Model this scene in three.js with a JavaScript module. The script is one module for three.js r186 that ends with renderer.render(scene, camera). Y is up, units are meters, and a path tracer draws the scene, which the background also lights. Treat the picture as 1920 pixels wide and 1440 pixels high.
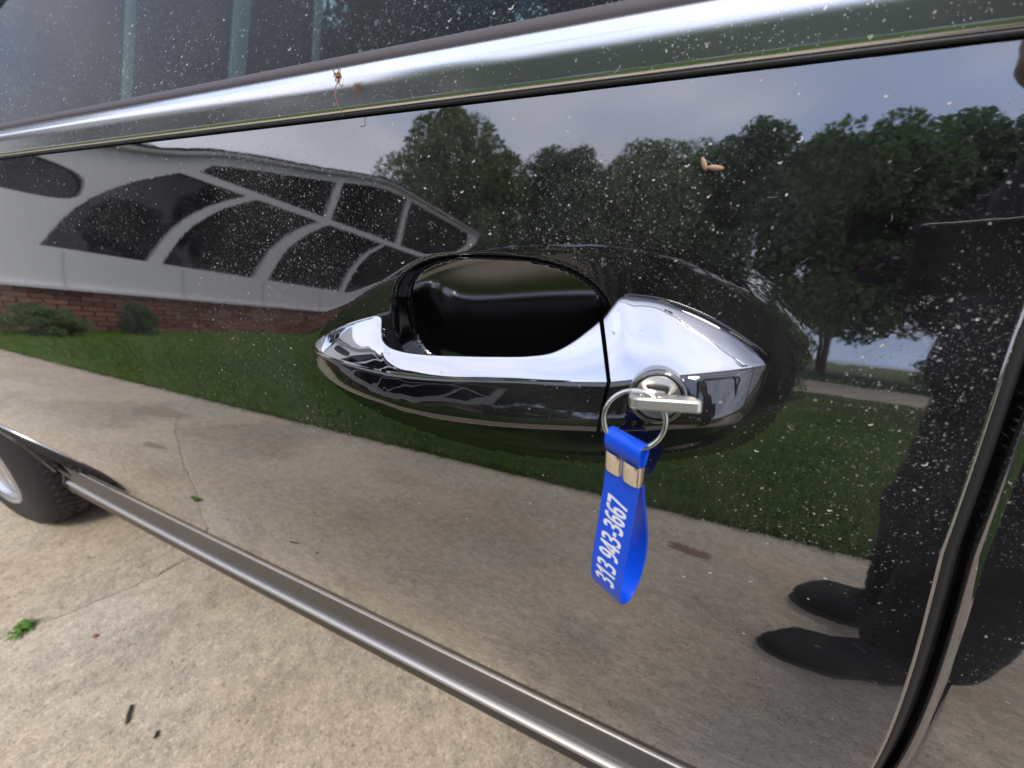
import * as THREE from 'three';
import { mergeGeometries } from 'three/addons/utils/BufferGeometryUtils.js';
import { RoundedBoxGeometry } from 'three/addons/geometries/RoundedBoxGeometry.js';
import { TextGeometry } from 'three/addons/geometries/TextGeometry.js';
import { FontLoader } from 'three/addons/loaders/FontLoader.js';

// ---------------------------------------------------------------- camera, sky, sun, exposure
const scene = new THREE.Scene();
const V = (x, y, z) => new THREE.Vector3(x, y, z);
const EYE = V(0.05, 0.90, 0.16), YAW = 22.793 * Math.PI / 180, PITCH = 24.880 * Math.PI / 180, FPX = 690;
const FWD = V(-Math.sin(YAW) * Math.cos(PITCH), -Math.sin(PITCH), -Math.cos(YAW) * Math.cos(PITCH));
const RIGHT = V(Math.cos(YAW), 0, -Math.sin(YAW)), UP = new THREE.Vector3().crossVectors(RIGHT, FWD);
const camera = new THREE.PerspectiveCamera(2 * Math.atan(720 / FPX) * 180 / Math.PI, 4 / 3, 0.004, 400);
camera.position.copy(EYE);
camera.up.set(0, 1, 0);
camera.lookAt(EYE.clone().add(FWD));
camera.focus = 0.19;
camera.userData.fStop = 8.5;
const renderer = new THREE.WebGLRenderer({ antialias: true });
renderer.toneMapping = THREE.LinearToneMapping;
renderer.toneMappingExposure = 1.42;
renderer.shadowMap.enabled = true;

// seeded noise
function rng(seed) { let s = seed | 0; return () => { s = (s + 0x6d2b79f5) | 0; let t = Math.imul(s ^ (s >>> 15), 1 | s); t = (t + Math.imul(t ^ (t >>> 7), 61 | t)) ^ t; return ((t ^ (t >>> 14)) >>> 0) / 4294967296; }; }
const hash = (x, y, s) => { let h = Math.imul(x, 374761393) + Math.imul(y, 668265263) + Math.imul(s, 974634777); h = Math.imul(h ^ (h >>> 13), 1274126177); return ((h ^ (h >>> 16)) >>> 0) / 4294967296; };
function vnoise(x, y, p, s) {                         // value noise that repeats every p cells
  const x0 = Math.floor(x), y0 = Math.floor(y), fx = x - x0, fy = y - y0, u = fx * fx * (3 - 2 * fx), v = fy * fy * (3 - 2 * fy), m = (a) => ((a % p) + p) % p;
  const a = hash(m(x0), m(y0), s), b = hash(m(x0 + 1), m(y0), s), c = hash(m(x0), m(y0 + 1), s), d = hash(m(x0 + 1), m(y0 + 1), s);
  return a + (b - a) * u + (c - a) * v + (a - b - c + d) * u * v;
}
const fbm = (u, v, p, o, s) => { let r = 0, a = 0.5, t = 0; for (let i = 0; i < o; i++) { r += a * vnoise(u * p, v * p, p, s + i); t += a; a *= 0.5; p *= 2; } return r / t; };
const clamp = (x, a = 0, b = 1) => Math.min(b, Math.max(a, x)), sstep = (a, b, x) => { const t = clamp((x - a) / (b - a)); return t * t * (3 - 2 * t); }, lerp = (a, b, t) => a + (b - a) * t;

{ // bright overcast sky: one cloud sheet with a few thin bluish openings
  const w = 1024, h = 512, d = new Float32Array(w * h * 4);
  for (let j = 0; j < h; j++) for (let i = 0; i < w; i++) {
    const el = ((j + 0.5) / h - 0.5) * Math.PI, az = (i + 0.5) / w * 2 * Math.PI, k = (j * w + i) * 4, up = Math.max(Math.sin(el), 0.02);
    const px = Math.cos(az) * Math.cos(el) / (up + 0.25), py = Math.sin(az) * Math.cos(el) / (up + 0.25);
    const c = sstep(0.36, 0.62, fbm(px * 0.11 + 0.37, py * 0.11 + 0.61, 9, 5, 5)), f = fbm(px * 0.21 + 0.1, py * 0.21, 13, 4, 29);
    const b = 0.98 + 0.02 * sstep(0, 1.2, el), g = 0.78 + 0.44 * f;
    d[k] = b * lerp(0.62, 0.98, c) * g; d[k + 1] = b * lerp(0.76, 1.0, c) * g; d[k + 2] = b * lerp(1.12, 1.17, c) * g; d[k + 3] = 1;
    if (el < 0) { d[k] = 0.42; d[k + 1] = 0.42; d[k + 2] = 0.40; }
  }
  const t = new THREE.DataTexture(d, w, h, THREE.RGBAFormat, THREE.FloatType);
  t.mapping = THREE.EquirectangularReflectionMapping; t.magFilter = THREE.LinearFilter; t.wrapS = THREE.RepeatWrapping; t.needsUpdate = true;
  scene.background = t; scene.environment = t;
}
const sun = new THREE.DirectionalLight(0xfff3e2, 1.5);
sun.position.set(4, 11, 7); sun.target.position.set(0, 0, 0); sun.castShadow = true; sun.shadow.radius = 26;
Object.assign(sun.shadow.camera, { left: -14, right: 14, top: 14, bottom: -14, near: 0.5, far: 60 });
scene.add(sun, sun.target);

// ---------------------------------------------------------------- helpers
const taken = new Map();
function numbered(n) { const k = taken.get(n) ?? 0; taken.set(n, k + 1); return k ? n + '_' + String(k).padStart(3, '0') : n; }
function mesh(name, geometry, material, parent = scene) {
  const m = new THREE.Mesh(geometry, material); m.name = parent === scene ? numbered(name) : name; m.castShadow = m.receiveShadow = true; parent.add(m); return m;
}
function thing(name, label, category, p = [0, 0, 0], group) {
  const g = new THREE.Group(); g.name = numbered(name); g.position.set(...p); g.userData = { label, category }; if (group) g.userData.group = group; scene.add(g); return g;
}
function tag(o, label, category, group) { Object.assign(o.userData, { label, category }); if (group) o.userData.group = group; return o; }
function struct(o, label, category) { Object.assign(o.userData, { kind: 'structure', label, category }); return o; }
function part(parent, name, label) { const g = new THREE.Group(); g.name = name; if (label) g.userData.label = label; parent.add(g); return g; }
const dirOf = (px, py) => FWD.clone().multiplyScalar(FPX).addScaledVector(RIGHT, px - 960).addScaledVector(UP, 720 - py).normalize();
const at = (px, py, z) => { const d = dirOf(px, py); return EYE.clone().addScaledVector(d, (z - EYE.z) / d.z); };       // a pixel's direction met with the plane at that z
const onGround = (px, py) => { const d = dirOf(px, py); return EYE.clone().addScaledVector(d, -EYE.y / d.y); };
const box = (w, h, d, x = 0, y = 0, z = 0) => new THREE.BoxGeometry(w, h, d).translate(x, y, z);
const rbox = (w, h, d, r, x = 0, y = 0, z = 0, s = 3) => new RoundedBoxGeometry(w, h, d, s, r).translate(x, y, z);
const tube = (pts, r, n = 24, m = 8, closed = false) => new THREE.TubeGeometry(new THREE.CatmullRomCurve3(pts, closed), n, r, m, closed);
const merge = (list) => mergeGeometries(list.map((g) => { const a = g.index ? g.toNonIndexed() : g; for (const k of Object.keys(a.attributes)) if (!['position', 'normal', 'uv'].includes(k)) a.deleteAttribute(k); return a; }));
function grid(nu, nv, fn, scale = 1) {              // fn(u, v) -> [x, y, z]; normals by differences of fn; uv in metres over x, y
  const P = new Float32Array((nu + 1) * (nv + 1) * 3), N = new Float32Array(P.length), T = new Float32Array((nu + 1) * (nv + 1) * 2), I = [], e = 1e-4;
  for (let j = 0; j <= nv; j++) for (let i = 0; i <= nu; i++) {
    const u = i / nu, v = j / nv, k = j * (nu + 1) + i, p = fn(u, v), q = fn(u, v);
    const a = fn(Math.min(u + e, 1), v), b = fn(Math.max(u - e, 0), v), c = fn(u, Math.min(v + e, 1)), d = fn(u, Math.max(v - e, 0));
    const n = new THREE.Vector3(a[0] - b[0], a[1] - b[1], a[2] - b[2]).cross(new THREE.Vector3(c[0] - d[0], c[1] - d[1], c[2] - d[2])).normalize();
    P.set(p, k * 3); N.set([n.x, n.y, n.z], k * 3); T.set(q.length > 3 ? [q[3], q[4]] : [q[0] * scale, q[1] * scale], k * 2);
  }
  for (let j = 0; j < nv; j++) for (let i = 0; i < nu; i++) { const a = j * (nu + 1) + i, b = a + 1, c = a + nu + 1, d = c + 1; I.push(a, b, d, a, d, c); }
  const g = new THREE.BufferGeometry();
  g.setAttribute('position', new THREE.BufferAttribute(P, 3)); g.setAttribute('normal', new THREE.BufferAttribute(N, 3)); g.setAttribute('uv', new THREE.BufferAttribute(T, 2)); g.setIndex(I);
  return g;
}
function interp(xs, ys, x) { if (x <= xs[0]) return ys[0]; for (let i = 1; i < xs.length; i++) if (x <= xs[i]) return lerp(ys[i - 1], ys[i], (x - xs[i - 1]) / (xs[i] - xs[i - 1])); return ys[ys.length - 1]; }
const mono = (xs, ys) => {                           // smooth, monotone interpolation
  const n = xs.length, d = [], m = [];
  for (let i = 0; i < n - 1; i++) d.push((ys[i + 1] - ys[i]) / (xs[i + 1] - xs[i]));
  for (let i = 0; i < n; i++) m.push(i === 0 ? d[0] : i === n - 1 ? d[n - 2] : d[i - 1] * d[i] <= 0 ? 0 : 2 * d[i - 1] * d[i] / (d[i - 1] + d[i]));
  return (x) => { x = clamp(x, xs[0], xs[n - 1]); let i = 0; while (i < n - 2 && x > xs[i + 1]) i++; const h = xs[i + 1] - xs[i], t = (x - xs[i]) / h, t2 = t * t, t3 = t2 * t; return ys[i] * (2 * t3 - 3 * t2 + 1) + m[i] * h * (t3 - 2 * t2 + t) + ys[i + 1] * (3 * t2 - 2 * t3) + m[i + 1] * h * (t3 - t2); };
};
function dataTex(w, h, fn, srgb, repeat) {
  const d = new Uint8Array(w * h * 4);
  for (let j = 0; j < h; j++) for (let i = 0; i < w; i++) { const c = fn((i + 0.5) / w, (j + 0.5) / h, i, j), k = (j * w + i) * 4; d[k] = c[0]; d[k + 1] = c[1]; d[k + 2] = c[2]; d[k + 3] = c[3] ?? 255; }
  const t = new THREE.DataTexture(d, w, h); t.magFilter = THREE.LinearFilter; t.minFilter = THREE.LinearFilter; t.wrapS = t.wrapT = THREE.RepeatWrapping; if (srgb) t.colorSpace = THREE.SRGBColorSpace; if (repeat) t.repeat.set(repeat, repeat); t.needsUpdate = true; return t;
}
const lin = (r, g, b) => new THREE.Color().setRGB(r, g, b);
const std = (c, r = 0.6, m = 0, o = {}) => new THREE.MeshStandardMaterial({ color: c, roughness: r, metalness: m, ...o });
const phys = (c, o) => new THREE.MeshPhysicalMaterial({ color: c, ...o });

// ---------------------------------------------------------------- materials
// Dust and dried spots on the paint: a mask of specks, flecks and small runs, 2048 texels over 0.38 m
const DUST_TILE = 0.38;
function dustMask(n, seed, specks, spots, film, where = () => 1, fat = 1) {
  const m = new Float32Array(n * n), r = rng(seed);
  const put = (x, y, v) => { x = ((x % n) + n) % n; y = ((y % n) + n) % n; const k = y * n + x; m[k] = Math.max(m[k], v); };
  const blob = (x, y, rad, v, el = 1, an = 0) => { const R = Math.ceil(rad * Math.max(el, 1) + 1), ca = Math.cos(an), sa = Math.sin(an); for (let j = -R; j <= R; j++) for (let i = -R; i <= R; i++) { const a = (i * ca + j * sa) / el, b = -i * sa + j * ca, q = Math.sqrt(a * a + b * b) / rad; if (q < 1) put((x | 0) + i, (y | 0) + j, v * (1 - q * q * 0.7)); } };
  for (let k = 0; k < specks; k++) {
    const u = r(), v = r(), dens = fbm(u, v, 5, 4, seed + 3);
    if (r() > sstep(0.30, 0.72, dens) * where(u, v)) continue;
    blob(u * n, v * n, (0.85 + Math.pow(r(), 9) * 2.4) * fat, 0.14 + 0.42 * r() * r(), 1 + r() * 0.7, r() * 3.14);
  }
  for (let k = 0; k < spots; k++) {
    const x = r() * n, y = r() * n, t = r(), s = (1.6 + r() * 3.2) * fat; if (r() > where(x / n, y / n)) continue;
    if (t < 0.45) { const a0 = 3.4 + r(), a1 = a0 + 1 + r() * 1.6; for (let a = a0; a < a1; a += 0.12) blob(x + Math.cos(a) * s, y + Math.sin(a) * s, 1.1 + r() * 1.2, 0.35 + 0.4 * r()); }
    else if (t < 0.7) { const a = r() * 6.28, L = 4 + r() * 14; let c = a; let qx = x, qy = y; for (let q = 0; q < L; q++) { c += (r() - 0.5) * 0.5; qx += Math.cos(c); qy += Math.sin(c); blob(qx, qy, 0.9, 0.25 + 0.25 * r()); } }
    else if (t < 0.93) blob(x, y, s * 0.6, 0.45 + 0.3 * r(), 1.1 + r() * 0.8, r() * 3);
    else for (let q = 0; q < 26; q++) blob(x + (r() - 0.5) * s * 5, y + (r() - 0.5) * s * 7, 1 + r(), 0.2 + 0.3 * r());
  }
  for (let j = 0; j < n; j++) for (let i = 0; i < n; i++) { const k = j * n + i, f = fbm(i / n, j / n, 7, 5, seed + 40); m[k] = clamp(Math.max(m[k], film * (0.25 + 1.5 * sstep(0.3, 0.75, f)) * (0.6 + 0.8 * hash(i, j, seed)))); }
  return m;
}
function dirty(n, mask, base, dust, rough0, tile = 0.5, ox = 0, oy = 0) {
  const color = dataTex(n, n, (u, v, i, j) => { const m = clamp(mask[j * n + i] * 1.6); return [lerp(base[0], dust[0], m), lerp(base[1], dust[1], m), lerp(base[2], dust[2], m)]; }, true, 1 / tile);
  const rest = dataTex(n, n, (u, v, i, j) => { const m = mask[j * n + i], q = 0.8 * sstep(0.06, 0.7, m); return [255 * (1 - q), 255 * lerp(rough0, 0.85, q), 255 * (1 - q), 255 * (1 - q)]; }, false, 1 / tile);
  for (const t of [color, rest]) t.offset.set(-ox / tile, -oy / tile);
  return { color, rest };
}
const paintDust = dirty(2048, dustMask(2048, 11, 300000, 420, 0.052, (u, v) => {   // where the photograph shows the dirt lying: above the handle and on the rear half, hands keep the dish clean
  const x = u * DUST_TILE - 0.13, y = v * DUST_TILE + 0.585, d = Math.hypot((x + 0.03) / 0.125, (y - 0.835) / 0.05);
  return clamp(0.10 + 0.75 * sstep(0.83, 0.885, y) + 0.55 * sstep(0.05, 0.13, x) * sstep(0.64, 0.74, y) + 0.12 * sstep(0.7, 0.8, y)) * lerp(0.2, 1, sstep(0.85, 1.15, d));
}), [6, 6, 8], [214, 212, 206], 0.022, DUST_TILE, -0.13, 0.585);
const peel = dataTex(1024, 1024, (u, v) => { const k = 255 * fbm(u, v, 22, 3, 70); return [k, k, k]; }, false, 1 / 0.13);
const PAINT = phys(0xffffff, { map: paintDust.color, roughness: 1, roughnessMap: paintDust.rest, specularIntensityMap: paintDust.rest, ior: 2.33, specularIntensity: 1.35, bumpMap: peel, bumpScale: 0.000007, clearcoat: 0.8, clearcoatMap: paintDust.rest, clearcoatRoughness: 0.008 });
const PAINT_HANDLE = phys(0xffffff, { map: paintDust.color, roughness: 1, roughnessMap: paintDust.rest, ior: 1.85, specularIntensityMap: paintDust.rest });
const CUP = phys(lin(0.003, 0.003, 0.0035), { roughness: 0.08, ior: 2.33 });
const PAINT_CLEAN = phys(lin(0.0025, 0.0026, 0.0032), { roughness: 0.015, ior: 2.33, specularIntensity: 1.3, clearcoat: 1, clearcoatRoughness: 0.01 });
const chromeDust = dirty(1024, dustMask(1024, 77, 30000, 8, 0.055, () => 1, 0.6), [224, 226, 228], [208, 206, 196], 0.2, 0.26);
const CHROME = phys(0xffffff, { map: chromeDust.color, metalness: 1, metalnessMap: chromeDust.rest, roughness: 1, roughnessMap: chromeDust.rest });
const CHROME_SATIN = std(lin(0.66, 0.64, 0.59), 0.46, 1);
const gripDust = dirty(1024, dustMask(1024, 55, 5000, 26, 0.03), [206, 208, 213], [150, 148, 140], 0.035, 0.2);
const CHROME_CLEAN = phys(0xffffff, { map: gripDust.color, metalness: 1, metalnessMap: gripDust.rest, roughness: 1, roughnessMap: gripDust.rest });
const NICKEL = std(lin(0.74, 0.72, 0.66), 0.16, 1), KEY_METAL = std(lin(0.72, 0.70, 0.62), 0.34, 1);
const NICKEL_ROUGH = std(lin(0.66, 0.66, 0.62), 0.3, 1);
const RUBBER = std(lin(0.05, 0.047, 0.052), 0.62);
const RUBBER_DARK = std(lin(0.02, 0.02, 0.021), 0.5);
const BLACK_PLASTIC = std(lin(0.012, 0.012, 0.013), 0.35);
const BLUE = phys(lin(0.005, 0.085, 0.72), { roughness: 0.32, sheen: 0, specularIntensity: 0.8 });
const WHITE_INK = std(lin(0.82, 0.84, 0.88), 0.55);

const concreteMap = dataTex(2048, 2048, (u, v, i, j) => {
  const a = fbm(u, v, 6, 6, 3), b = fbm(u, v, 160, 3, 60), g = hash(i, j, 8), st = sstep(0.56, 0.8, fbm(u, v, 11, 5, 91)), agg = sstep(0.62, 0.9, vnoise(u * 900, v * 900, 900, 5)), pit = sstep(0.72, 0.95, vnoise(u * 780, v * 780, 780, 51)) + 0.5 * sstep(0.9, 0.97, vnoise(u * 240, v * 240, 240, 61));
  let k = 0.90 + 0.20 * (a - 0.5) + 0.20 * (b - 0.5) + 0.20 * (g - 0.5) + 0.13 * agg - 0.20 * pit; k -= 0.08 * st;
  const w = fbm(u, v, 9, 4, 33) - 0.5;
  return [clamp(209 * k + 8 * w, 0, 255), clamp(197 * k, 0, 255), clamp(178 * k - 14 * w, 0, 255)];
}, true, 1 / 2.6);
const concreteBump = dataTex(1024, 1024, (u, v, i, j) => { const k = 255 * clamp(0.5 * fbm(u, v, 90, 4, 14) + 0.5 * hash(i, j, 9) * 0.6 + 0.2 * vnoise(u * 30, v * 30, 30, 4)); return [k, k, k]; }, false, 1 / 1.3);
const CONCRETE = std(lin(0.90, 0.87, 0.83), 0.93, 0, { map: concreteMap, bumpMap: concreteBump, bumpScale: 0.0016 });
const lawnMap = dataTex(1024, 1024, (u, v, i, j) => { const a = fbm(u, v, 8, 6, 21), b = hash(i, j, 6), c = fbm(u, v, 120, 3, 7); const k = 0.55 + 0.6 * a * c * 2 + 0.2 * (b - 0.5); return [62 * k + 18 * a, 92 * k, 34 * k]; }, true, 1 / 2);
const LAWN = std(lin(1, 1, 0.9), 1, 0, { map: lawnMap });

// ---------------------------------------------------------------- ground, driveway, lawn, street
const edgeZ = (x) => 1.37 + 0.066 * x;               // the driveway runs at a slight angle to the car
{
  const g = new THREE.PlaneGeometry(400, 400, 1, 1).rotateX(-Math.PI / 2).translate(0, -0.10, 0);
  const uv = g.attributes.uv, p = g.attributes.position; for (let i = 0; i < p.count; i++) uv.setXY(i, p.getX(i), p.getZ(i));
  struct(mesh('ground', g, LAWN), 'mown lawn and soil reaching to the horizon', 'ground');
}
const soil = std(lin(0.05, 0.042, 0.03), 1);
{
  // slabs of the driveway, split by an irregular crack
  const root = new THREE.Group(); root.name = 'driveway'; scene.add(root); struct(root, 'cracked beige concrete driveway under the car', 'driveway');
  const r = rng(5);
  const c0 = onGround(340, 1055), c1 = onGround(40, 1183);
  const crackX = mono([-3.2, c0.z, c1.z, 0.42, 0.83, 1.4], [-0.2, c0.x, c1.x, -1.62, -2.25, -2.9]), crack = [];                                   // [x, z] along z
  const wander = (t) => 0.010 * (fbm(t * 0.21 + 0.3, 0.5, 64, 4, 3) - 0.5) * 2 + 0.02 * (fbm(t * 0.05, 0.2, 32, 3, 9) - 0.5);
  for (let z = -3.2; z <= edgeZ(-2.7) + 0.0001; z += 0.02) { crack.push([crackX(z) + wander(z * 9), z, 0.0022 + 0.0028 * sstep(0.45, 0.75, fbm(z * 0.4, 0.1, 64, 3, 8))]); }
  const slab = (outline, name) => {
    const s = new THREE.Shape(outline.map(([x, z]) => new THREE.Vector2(x, -z)));
    const g = new THREE.ExtrudeGeometry(s, { depth: 0.1, bevelEnabled: false }).rotateX(-Math.PI / 2).translate(0, -0.1, 0);
    const uv = g.attributes.uv, p = g.attributes.position; for (let i = 0; i < p.count; i++) uv.setXY(i, p.getX(i) + (name > 0 ? 0.77 * name : 0), p.getZ(i) + 0.3 * name);
    mesh('slab', g, CONCRETE, root);
  };
  const side = (x0, x1) => [[x0, edgeZ(x0)], [x1, edgeZ(x1)]];
  const last = crack[crack.length - 1][0];
  slab([...crack.map(([x, z, w]) => [x + w, z]), [last, edgeZ(last)], [2.6, edgeZ(2.6)], [2.6, -3.2]], 0);
  slab([...crack.map(([x, z, w]) => [x - w, z]).reverse(), [-4.6, -3.2], ...side(-4.6, last)], 1);
  slab([[-4.612, -3.2], [-9.5, -3.2], ...side(-9.5, -4.612)], 2);
  slab([[2.612, -3.2], ...side(2.612, 12).reverse().map((q) => q), [12, -3.2]].sort(() => 0) && [[2.612, -3.2], [2.612, edgeZ(2.612)], [12, edgeZ(12)], [12, -3.2]], 3);
  // the bed under the slabs shows in the crack
  mesh('joint_filler', new THREE.PlaneGeometry(22, 4.4).rotateX(-Math.PI / 2).translate(1, -0.030, -1.1), soil, root);
}
{
  const g = new THREE.PlaneGeometry(120, 60, 60, 30).rotateX(-Math.PI / 2).translate(0, 0, 30);
  const p = g.attributes.position, uv = g.attributes.uv;
  for (let i = 0; i < p.count; i++) { const x = p.getX(i); let z = p.getZ(i); if (z < 2) z = edgeZ(x) + 0.004 + z * 0.2; p.setXYZ(i, x, -0.012 + 0.0 * x, z); uv.setXY(i, x, z); }
  g.computeVertexNormals();
  struct(mesh('lawn', g, LAWN), 'green lawn beside the concrete driveway', 'lawn');
  const road = new THREE.PlaneGeometry(90, 4.6).rotateX(-Math.PI / 2).translate(22, 0.004, 11.4);
  const ru = road.attributes.uv, rp = road.attributes.position; for (let i = 0; i < rp.count; i++) ru.setXY(i, rp.getX(i), rp.getZ(i));
  struct(mesh('street', road, CONCRETE), 'pale concrete street beyond the lawn', 'street');
}
{ // grass blades on the lawn
  const blade = new THREE.BufferGeometry(), P = [], r = rng(31);
  for (let k = 0; k < 5; k++) { const a = r() * 6.28, bx = (r() - 0.5) * 0.03, bz = (r() - 0.5) * 0.03, h = 0.03 + r() * 0.03, l = 0.03 * r(), w = 0.0025; const c = Math.cos(a), s = Math.sin(a); P.push(bx - s * w, 0, bz + c * w, bx + s * w, 0, bz - c * w, bx + c * l, h, bz + s * l); }
  blade.setAttribute('position', new THREE.Float32BufferAttribute(P, 3)); blade.computeVertexNormals();
  const N = 60000, im = new THREE.InstancedMesh(blade, std(0xffffff, 0.8), N), q = new THREE.Object3D(), c = new THREE.Color();
  for (let i = 0; i < N; i++) {
    const x = -6.6 + 9.4 * r(), z = edgeZ(x) + 0.01 + Math.pow(r(), 1.7) * 4.2;
    q.position.set(x, -0.012, z); q.rotation.y = r() * 6.28; q.scale.setScalar(0.7 + r() * 0.9); q.updateMatrix(); im.setMatrixAt(i, q.matrix);
    const t = fbm(x * 0.05 + 0.5, z * 0.05, 16, 3, 3), d = r(); im.setColorAt(i, c.setRGB(0.10 + 0.08 * t + 0.08 * d * d, 0.20 + 0.08 * t + 0.05 * d, 0.04 + 0.02 * d));
  }
  im.name = 'grass'; im.userData = { kind: 'stuff', label: 'short green grass blades along the driveway edge', category: 'grass' }; im.castShadow = im.receiveShadow = true; scene.add(im);
}

// ---------------------------------------------------------------- the car's side: one section swept along x, with the dish of the handle pressed into it
const tiltY = [0.20, 0.30, 0.36, 0.42, 0.50, 0.58, 0.64, 0.70, 0.75, 0.84, 0.90, 0.95, 1.05], tiltT = [-10, -12, -14, -18, -18, -13, -7, 0, 4.5, 8, 10.5, 13, 17];
const side = (() => {
  const n = 3000, y0 = 0.15, y1 = 1.10, z = new Float64Array(n + 1), f = mono(tiltY, tiltT); let a = 0;
  for (let i = 0; i <= n; i++) { z[i] = a; a -= Math.tan(f(y0 + (y1 - y0) * i / n) * Math.PI / 180) * (y1 - y0) / n; }
  const g = (y) => { const t = clamp((y - y0) / (y1 - y0), 0, 0.99999) * n, i = t | 0, s = t - i, p0 = z[Math.max(i - 1, 0)], p1 = z[i], p2 = z[i + 1], p3 = z[Math.min(i + 2, n)]; return p1 + 0.5 * s * (p2 - p0 + s * (2 * p0 - 5 * p1 + 4 * p2 - p3 + s * (3 * (p1 - p2) + p3 - p0))); };
  const z84 = g(0.84); return (y) => g(y) - z84 + 0.0005 * Math.exp(-(((y - 0.455) / 0.004) ** 2));
})();
const plan = (x) => -0.006 * Math.pow(Math.max(0, -x - 0.5), 2) - 0.05 * Math.pow(Math.max(0, -x - 1.1), 2);
function onDoor(px, py) { const d = dirOf(px, py); let s = 0.05; for (let k = 0; k < 6000; k++) { const p = EYE.clone().addScaledVector(d, s); if (p.z < side(p.y) + plan(p.x)) return p; s += 0.0003; } return null; }

// rim of the dish as seen, in polar form round its centre
const rimPx = [[600, 650], [610, 622], [660, 580], [760, 520], [900, 476], [1000, 463], [1100, 459], [1200, 468], [1300, 498], [1390, 545], [1445, 600], [1466, 655], [1455, 720], [1420, 790], [1375, 832], [1250, 857], [1100, 862], [950, 845], [800, 808], [690, 762], [625, 718]];
const rimPts = rimPx.map(([a, b]) => onDoor(a, b)), RC = V(-0.022, 0.8365, 0);
const rimPolar = rimPts.map((p) => [Math.atan2((p.y - RC.y) * 2.3, p.x - RC.x), Math.hypot((p.y - RC.y) * 2.3, p.x - RC.x)]).sort((a, b) => a[0] - b[0]);
const rimR = (() => {
  const n = 256, t = new Float64Array(n), ang = rimPolar.map((q) => q[0]), rad = rimPolar.map((q) => q[1]);
  const A = [ang[ang.length - 1] - 2 * Math.PI, ...ang, ang[0] + 2 * Math.PI], B = [rad[rad.length - 1], ...rad, rad[0]];
  for (let i = 0; i < n; i++) t[i] = interp(A, B, -Math.PI + 2 * Math.PI * i / n);
  let s = t; for (let k = 0; k < 40; k++) s = s.map((_, i) => 0.25 * s[(i + n - 1) % n] + 0.5 * s[i] + 0.25 * s[(i + 1) % n]);
  return (a) => { const q = ((a + Math.PI) / (2 * Math.PI) * n % n + n) % n, i = Math.floor(q), f = q - i; return lerp(s[i % n], s[(i + 1) % n], f); };
})();
const pkL = at(735, 570, -0.006), pkR = at(1168, 520, -0.006), pkT = at(1010, 479, -0.006);
const PK = { x: (pkL.x + pkR.x) / 2, a: (pkR.x - pkL.x) / 2, yTop: pkT.y, yBot: 0.812 };
const dishS = (x, y) => { const dy = (y - RC.y) * 2.3, dx = x - RC.x; return Math.hypot(dx, dy) / rimR(Math.atan2(dy, dx)); };
function pocketQ(x, y) { const cy = (PK.yTop + PK.yBot) / 2, b = (PK.yTop - PK.yBot) / 2, lean = (x - PK.x) / PK.a; return Math.pow(Math.pow(Math.abs(lean), 3.0) + Math.pow(Math.abs(y - cy + 0.004 * lean * lean) / b, 3.0), 1 / 3.0); }
function dish(x, y) {                                 // depth of the dish below the door skin
  const s = dishS(x, y); if (s >= 1.12) return 0;
  const e = 0.5 * (1 - s + Math.sqrt((1 - s) * (1 - s) + 0.0055)), lowHalf = sstep(0.004, -0.02, y - RC.y);     // soft start at the rim
  let d = lerp(0.0050, 0.0050, lowHalf) * (2 * e - e * e) * sstep(1.12, 0.92, s);
  const q = pocketQ(x, y);                            // finger pocket: a stepped edge, then a hollow that falls away downwards
  if (q < 1) { const k = 1 - q, h = clamp((PK.yTop - y) / (PK.yTop - PK.yBot)); d += sstep(0, 0.09, k) * (0.0060 + 0.0120 * (1 - Math.pow(1 - h, 1.5))); }
  return d;
}
const skin = (x, y) => side(y) + plan(x) - dish(x, y);
const seamX = (y) => interp([0.2, 0.45, 0.646, 0.784, 0.864, 0.96], [0.262, 0.222, 0.186, 0.1625, 0.1545, 0.150], y);
const DOOR_Y0 = 0.432, DOOR_Y1 = 0.9462;

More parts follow.
